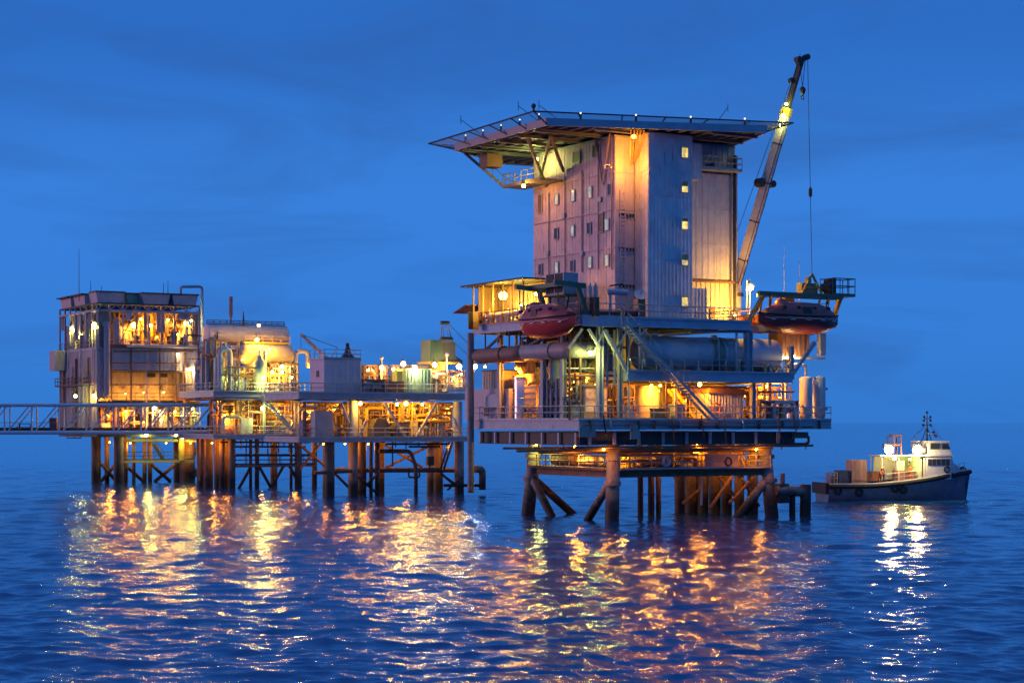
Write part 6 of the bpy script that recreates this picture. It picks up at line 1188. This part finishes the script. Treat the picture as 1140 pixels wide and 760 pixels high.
for ja, jb, sg in ((0, 1, 1), (8, 7, 1)):
    bd_ = MB(); top_ = [Vector((r_[ja][0], r_[ja][1] * 1.03, r_[ja][2])) for r_ in rows]; low_ = [Vector((r_[ja][0] * .55 + r_[jb][0] * .45, (r_[ja][1] * .55 + r_[jb][1] * .45) * 1.03, r_[ja][2] * .55 + r_[jb][2] * .45)) for r_ in rows]
    bd_._add(top_ + low_, [(i, i + 1, ns + i + 1, ns + i) for i in range(ns - 1)]); T.part('hull_band', bd_, HULL, smooth=True)
mb = MB(); mb._add([(r_[0][0], r_[0][1] * .99, r_[0][2] - .12) for r_ in rows] + [(r_[8][0], r_[8][1] * .99, r_[8][2] - .12) for r_ in rows], [(i, i + 1, ns + i + 1, ns + i) for i in range(ns - 1)])
T.part('deck', mb, mat('boat_deck', (.3, .2, .15), .7))
for j in (0, 8): T.part('fender', MB().sweep([(r_[j][0], r_[j][1] * 1.02, r_[j][2] - .2) for r_ in rows], .24, 8), BLACK, smooth=True); T.part('bulwark_cap', MB().sweep([(r_[j][0], r_[j][1], r_[j][2] + .04) for r_ in rows], .07, 6), WHITE, smooth=True)
T.part('stern_fender', MB().box(-.35, -.02, -2.3, 2.3, .75, 1.9), BLACK)
for px, dz in ((926, .1), (951, -.12), (993, .05), (1003, -.2)): s = (px - 916) / 168; T.part('tyre', MB().torus((s * LB, -2.5, sheer(s) - .7 + dz), (.1 * dz, 1, .3 * dz), .34, .13, 14, 6), BLACK, smooth=True)
bx = lambda px: BO.U(px, -1.5)
bz = lambda py: EYE + (HOR - py) * 197 / FPX
zd_ = bz(531)
T.part('cabin_wall', MB().box(bx(1030), bx(1058), -1.75, 1.75, zd_ - .2, bz(507)), BOATW)
T.part('cabin_wall', MB().extrude([(bx(1058), -1.45, zd_ + .2), (bx(1065), -1.3, zd_ + .5), (bx(1059.5), -1.45, bz(507)), (bx(1058), -1.5, bz(507))], (0, 2.9, 0)), BOATW)
T.part('cabin_roof', MB().box(bx(979), bx(1060), -1.85, 1.85, bz(507.5), bz(506)), WHITE)
T.part('aft_bulkhead', MB().box(bx(1024), bx(1026), -1.6, 1.6, zd_ - .2, bz(508)), mat('aft_green', (.45, .5, .4), .6))
T.part('side_bulkhead', MB().box(bx(984), bx(1025), 1.62, 1.7, zd_ - .3, bz(508)), MATS['aft_green'])
for px in (981, 1000, 1028):
    for sd in (-1.7, 1.7): T.part('roof_post', MB().cyl((bx(px), sd, zd_ - .3), (bx(px), sd, bz(508)), .06, n=6), WHITE)
for i in range(5): a = bx(1032 + i * 5.0); T.part('window', MB().box(a, a + .42, -1.80, -1.74, bz(517.5), bz(510.5)), GLASSD)
T.part('porthole', MB().torus((bx(1053), -1.82, bz(522)), (0, 1, 0), .3, .09, 14, 6), BLACK)
zr = bz(506)
T.part('wheelhouse', MB().extrude([(bx(1034), -1.45, zr), (bx(1060), -1.45, zr), (bx(1055.5), -1.4, bz(492)), (bx(1034), -1.4, bz(492))], (0, 2.85, 0)), BOATW)
T.part('wheelhouse_roof', MB().box(bx(1026), bx(1057.5), -1.6, 1.6, bz(492), bz(490.5)), WHITE)
T.part('window', MB().extrude([(bx(1049), -1.5, bz(500)), (bx(1058), -1.5, bz(500)), (bx(1055.6), -1.47, bz(493.5)), (bx(1049), -1.47, bz(493.5))], (0, .08, 0)), GLASSD); T.part('window', MB().box(bx(1036), bx(1046), -1.5, -1.42, bz(500), bz(493.5)), GLASSD)
T.part('front_window', MB().extrude([(bx(1058.8), -1.2, bz(500)), (bx(1058.8), 1.2, bz(500)), (bx(1056.4), 1.15, bz(493.5)), (bx(1056.4), -1.15, bz(493.5))], (.06, 0, .02)), GLASSD)
T.part('life_raft', MB().vessel((bx(1018), -.9, bz(501)), (bx(1033), -.9, bz(501)), .38, 14), WHITE, smooth=True)
T.part('foredeck_house', MB().extrude([(bx(1058), -1.15, sheer(.85) + .05), (bx(1072), -.5, sheer(.95) + .05), (bx(1072), -.5, sheer(.95) + .45), (bx(1060), -1.15, bz(513))], (0, 1.8, 0)), BOATW)
T.part('bow_rail', MB().rail([(bx(1062), -1.6, sheer(.88)), (bx(1078), -.5, sheer(.98) + .1)], .8, .8, .03), WHITE); T.part('bow_fender', MB().sphere((bx(1078), 0, sheer(1) - .05), .42, 10, 6), BLACK, smooth=True)
T.part('funnel_frame', MB().beam((bx(998), -.6, zr), (bx(999), -.6, bz(484)), .12, .12).beam((bx(1007), -.6, zr), (bx(1006), -.6, bz(484)), .12, .12).beam((bx(998), .6, zr), (bx(999), .6, bz(484)), .12, .12).beam((bx(1007), .6, zr), (bx(1006), .6, bz(484)), .12, .12).box(bx(997), bx(1008), -.7, .7, bz(485), bz(483.5)).box(bx(998), bx(1007), -.6, .6, bz(496), bz(494)), mat('frame_red', (.22, .1, .08), .6))
mx_ = BO.U(1032, 0)
T.part('mast', MB().cyl((mx_, 0, bz(490.5)), (mx_, 0, bz(461)), .11, .05, 8).beam((mx_ - .6, 0, bz(490.5)), (mx_, 0, bz(475)), .08, .08).beam((mx_ + .5, 0, bz(490.5)), (mx_, 0, bz(475)), .08, .08).beam((mx_ - .35, 0, bz(473)), (mx_ + .4, 0, bz(473)), .07, .07).beam((mx_ - .35, 0, bz(466)), (mx_ + .4, 0, bz(466)), .07, .07), DARK)
for dx_, py in ((0, 459), (-.32, 464), (.38, 464), (-.36, 468), (.4, 468), (-.45, 473), (.42, 473)): T.part('nav_light', MB().lathe((mx_ + dx_, 0, bz(py) - .14), (mx_ + dx_, 0, bz(py) + .14), [(0, .1), (.05, .13), (.2, .13), (.28, .06)], 8), BLACK)
T.part('radar', MB().box(mx_ + .1, mx_ + .9, -.3, .3, bz(483), bz(482)), WHITE); T.part('flag', MB().extrude([(mx_ + .75, 0, bz(479)), (mx_ + 1.25, 0, bz(486)), (mx_ + .95, 0, bz(487)), (mx_ + .55, 0, bz(481))], (0, .03, 0)), mat('flag_dark', (.12, .05, .1), .8)); T.part('stay', MB().cyl((mx_ - .3, 0, bz(475)), (bx(1019), 0, bz(490)), .03, n=4).cyl((mx_ + .1, 0, bz(470)), (bx(1056), 0, bz(490)), .02, n=4), DARK)
T.part('deck_rail', MB().rail([(bx(984), -2.2, sheer(.4)), (bx(1024), -2.15, sheer(.64))], .95, 1.1, .03), WHITE)
T.part('deck_locker', MB().box(bx(1002), bx(1022), -.8, .8, zd_ - .3, zd_ + .7), mat('locker_brown', (.25, .12, .08), .6)); T.part('console', MB().box(bx(1006), bx(1014), .4, 1.3, zd_ - .3, bz(513)), WHITE)
T.part('winch_box', MB().box(bx(968), bx(984), -.9, 1.0, zd_ - .35, zd_ + .65), mat('winch_brown', (.22, .1, .07), .6))
lamp(T, (bx(989), -1.7, bz(500)), 'white', 620, .75, off=(-.1, -.5, -.1)); lamp(T, (bx(1020.5), -1.75, bz(500)), 'white', 620, .75, off=(-.1, -.5, -.1)); lamp(T, (bx(1001), -.2, bz(510)), 'white', 55, .22, off=(0, -.3, -.3)); lamp(T, (bx(1018), -.2, bz(511)), 'green', 40, .1, off=(-.2, -.3, -.3))
for px in (989, 1020.5): T.part('lamp_post', MB().cyl((bx(px), -1.6, zr), (bx(px), -1.6, bz(499)), .05, n=6), WHITE)
def crate(px0, px1, py0, py1, v0, v1, label, cat, m, name='cargo_crate'):
    t = Thing(name, label, cat, BO, ((bx(px0) + bx(px1)) / 2, (v0 + v1) / 2, sheer(.15) - .12)); z0, z1 = sheer(.15) - .115, bz(py1)
    n = 4
    for k in range(n): a = bx(px0) + (bx(px1) - bx(px0)) * k / n; t.part('board', MB().box(a + .01, a + (bx(px1) - bx(px0)) / n - .01, v0, v1, z0 + .12, z1), m)
    t.part('pallet', MB().box(bx(px0), bx(px1), v0, v1, z0, z0 + .12), WOOD); t.part('batten', MB().box(bx(px0), bx(px1), v0 - .04, v0, z0 + .5, z0 + .62), m)
crate(949, 966, 533, 511.5, -1.3, .6, 'tall pinkish wooden crate on the aft deck of the crew boat', 'crate', WOOD)
crate(935, 947, 533, 523, -1.2, .5, 'low dark blue crate beside the tall crate on the aft deck', 'crate', mat('crate_blue', (.06, .08, .14), .6))
t = Thing('pallet_cage', 'small wire cage at the stern of the crew boat', 'cage', BO, (bx(930), -.5, sheer(0) - .12)); t.part('frame', MB().rail([(bx(926), -1.2, sheer(0) - .1), (bx(933), -1.2, sheer(0) - .1), (bx(933), .4, sheer(0) - .1), (bx(926), .4, sheer(0) - .1), (bx(926), -1.2, sheer(0) - .1)], 1.3, .45, .05), GALV); t.part('load', MB().box(bx(927), bx(932), -1, .2, sheer(0) - .1, sheer(0) + .8), BROWN)
# crew members on the aft deck
def person(x, y, z, face, label, m, bend=0.0, arm=0.0):
    f = Frame(xy=tuple(BO.w(x, y)[:2]), rot=math.degrees(BO.a) + face)
    me = bpy.data.meshes.new('body'); V = []; E = []; Rr = []
    def add(p, r_, par=None):
        V.append(p); Rr.append(r_); i = len(V) - 1
        if par is not None: E.append((par, i))
        return i
    hip = add((0, 0, .92), .15); ch = add((bend * .25, 0, 1.2), .17, hip); sh = add((bend * .45, 0, 1.42), .14, ch); nk = add((bend * .5, 0, 1.53), .065, sh); hd0 = add((bend * .55, 0, 1.60), .085, nk); hd = add((bend * .56 + .01, 0, 1.70), .10, hd0); add((bend * .56, 0, 1.78), .06, hd)
    for s in (-1, 1):
        h_ = add((0, s * .1, .88), .105, hip); kn = add((.04 + .1 * (s > 0), s * .12, .48), .075, h_); an = add((-.02 + .1 * (s > 0), s * .13, .09), .055, kn); add((.13 + .1 * (s > 0), s * .14, .04), .045, an)
        a0 = add((bend * .45, s * .21, 1.40), .075, sh); el = add((bend * .5 + .06 + arm * .1, s * .27, 1.14), .055, a0); wr = add((bend * .6 + .12 + arm * .3, s * .24, .95 + arm * .3), .042, el); add((bend * .62 + .16 + arm * .35, s * .23, .88 + arm * .32), .045, wr)
    me.from_pydata(V, E, []); t = Thing('person', label, 'person', f, (0, 0, z))
    ob = bpy.data.objects.new('body', me); col.objects.link(ob); ob.parent = t.o
    md = ob.modifiers.new('skin', 'SKIN'); 
    for i, r_ in enumerate(Rr): me.skin_vertices[0].data[i].radius = (r_, r_)
    me.skin_vertices[0].data[0].use_root = True
    sb = ob.modifiers.new('sub', 'SUBSURF'); sb.levels = 1; sb.render_levels = 2; me.materials.append(m)
    hx = bend * .56
    hp = MB().lathe((hx, 0, z + 1.70), (hx, 0, z + 1.85), [(0, .125), (.03, .125), (.08, .11), (.13, .05)], 10); t.part('helmet', hp, YELLOW, smooth=True)
    fc = MB().sphere((hx + .035, 0, z + 1.655), .085, 8, 6, 1.15); t.part('face', fc, SKIN, smooth=True)
person(bx(985), -1.2, sheer(.4) - .115, 200, 'crew member in dark overalls standing under the left end of the boat canopy', COVERB, .1, .3)
person(bx(1016), -1.1, sheer(.6) - .115, 180, 'crew member in orange overalls leaning at the locker under the boat canopy', COVER, .4, .8)
person(bx(979), -1.6, sheer(.35) - .115, -60, 'crew member in orange overalls at the boat rail left of the others', COVER, .5, .6)
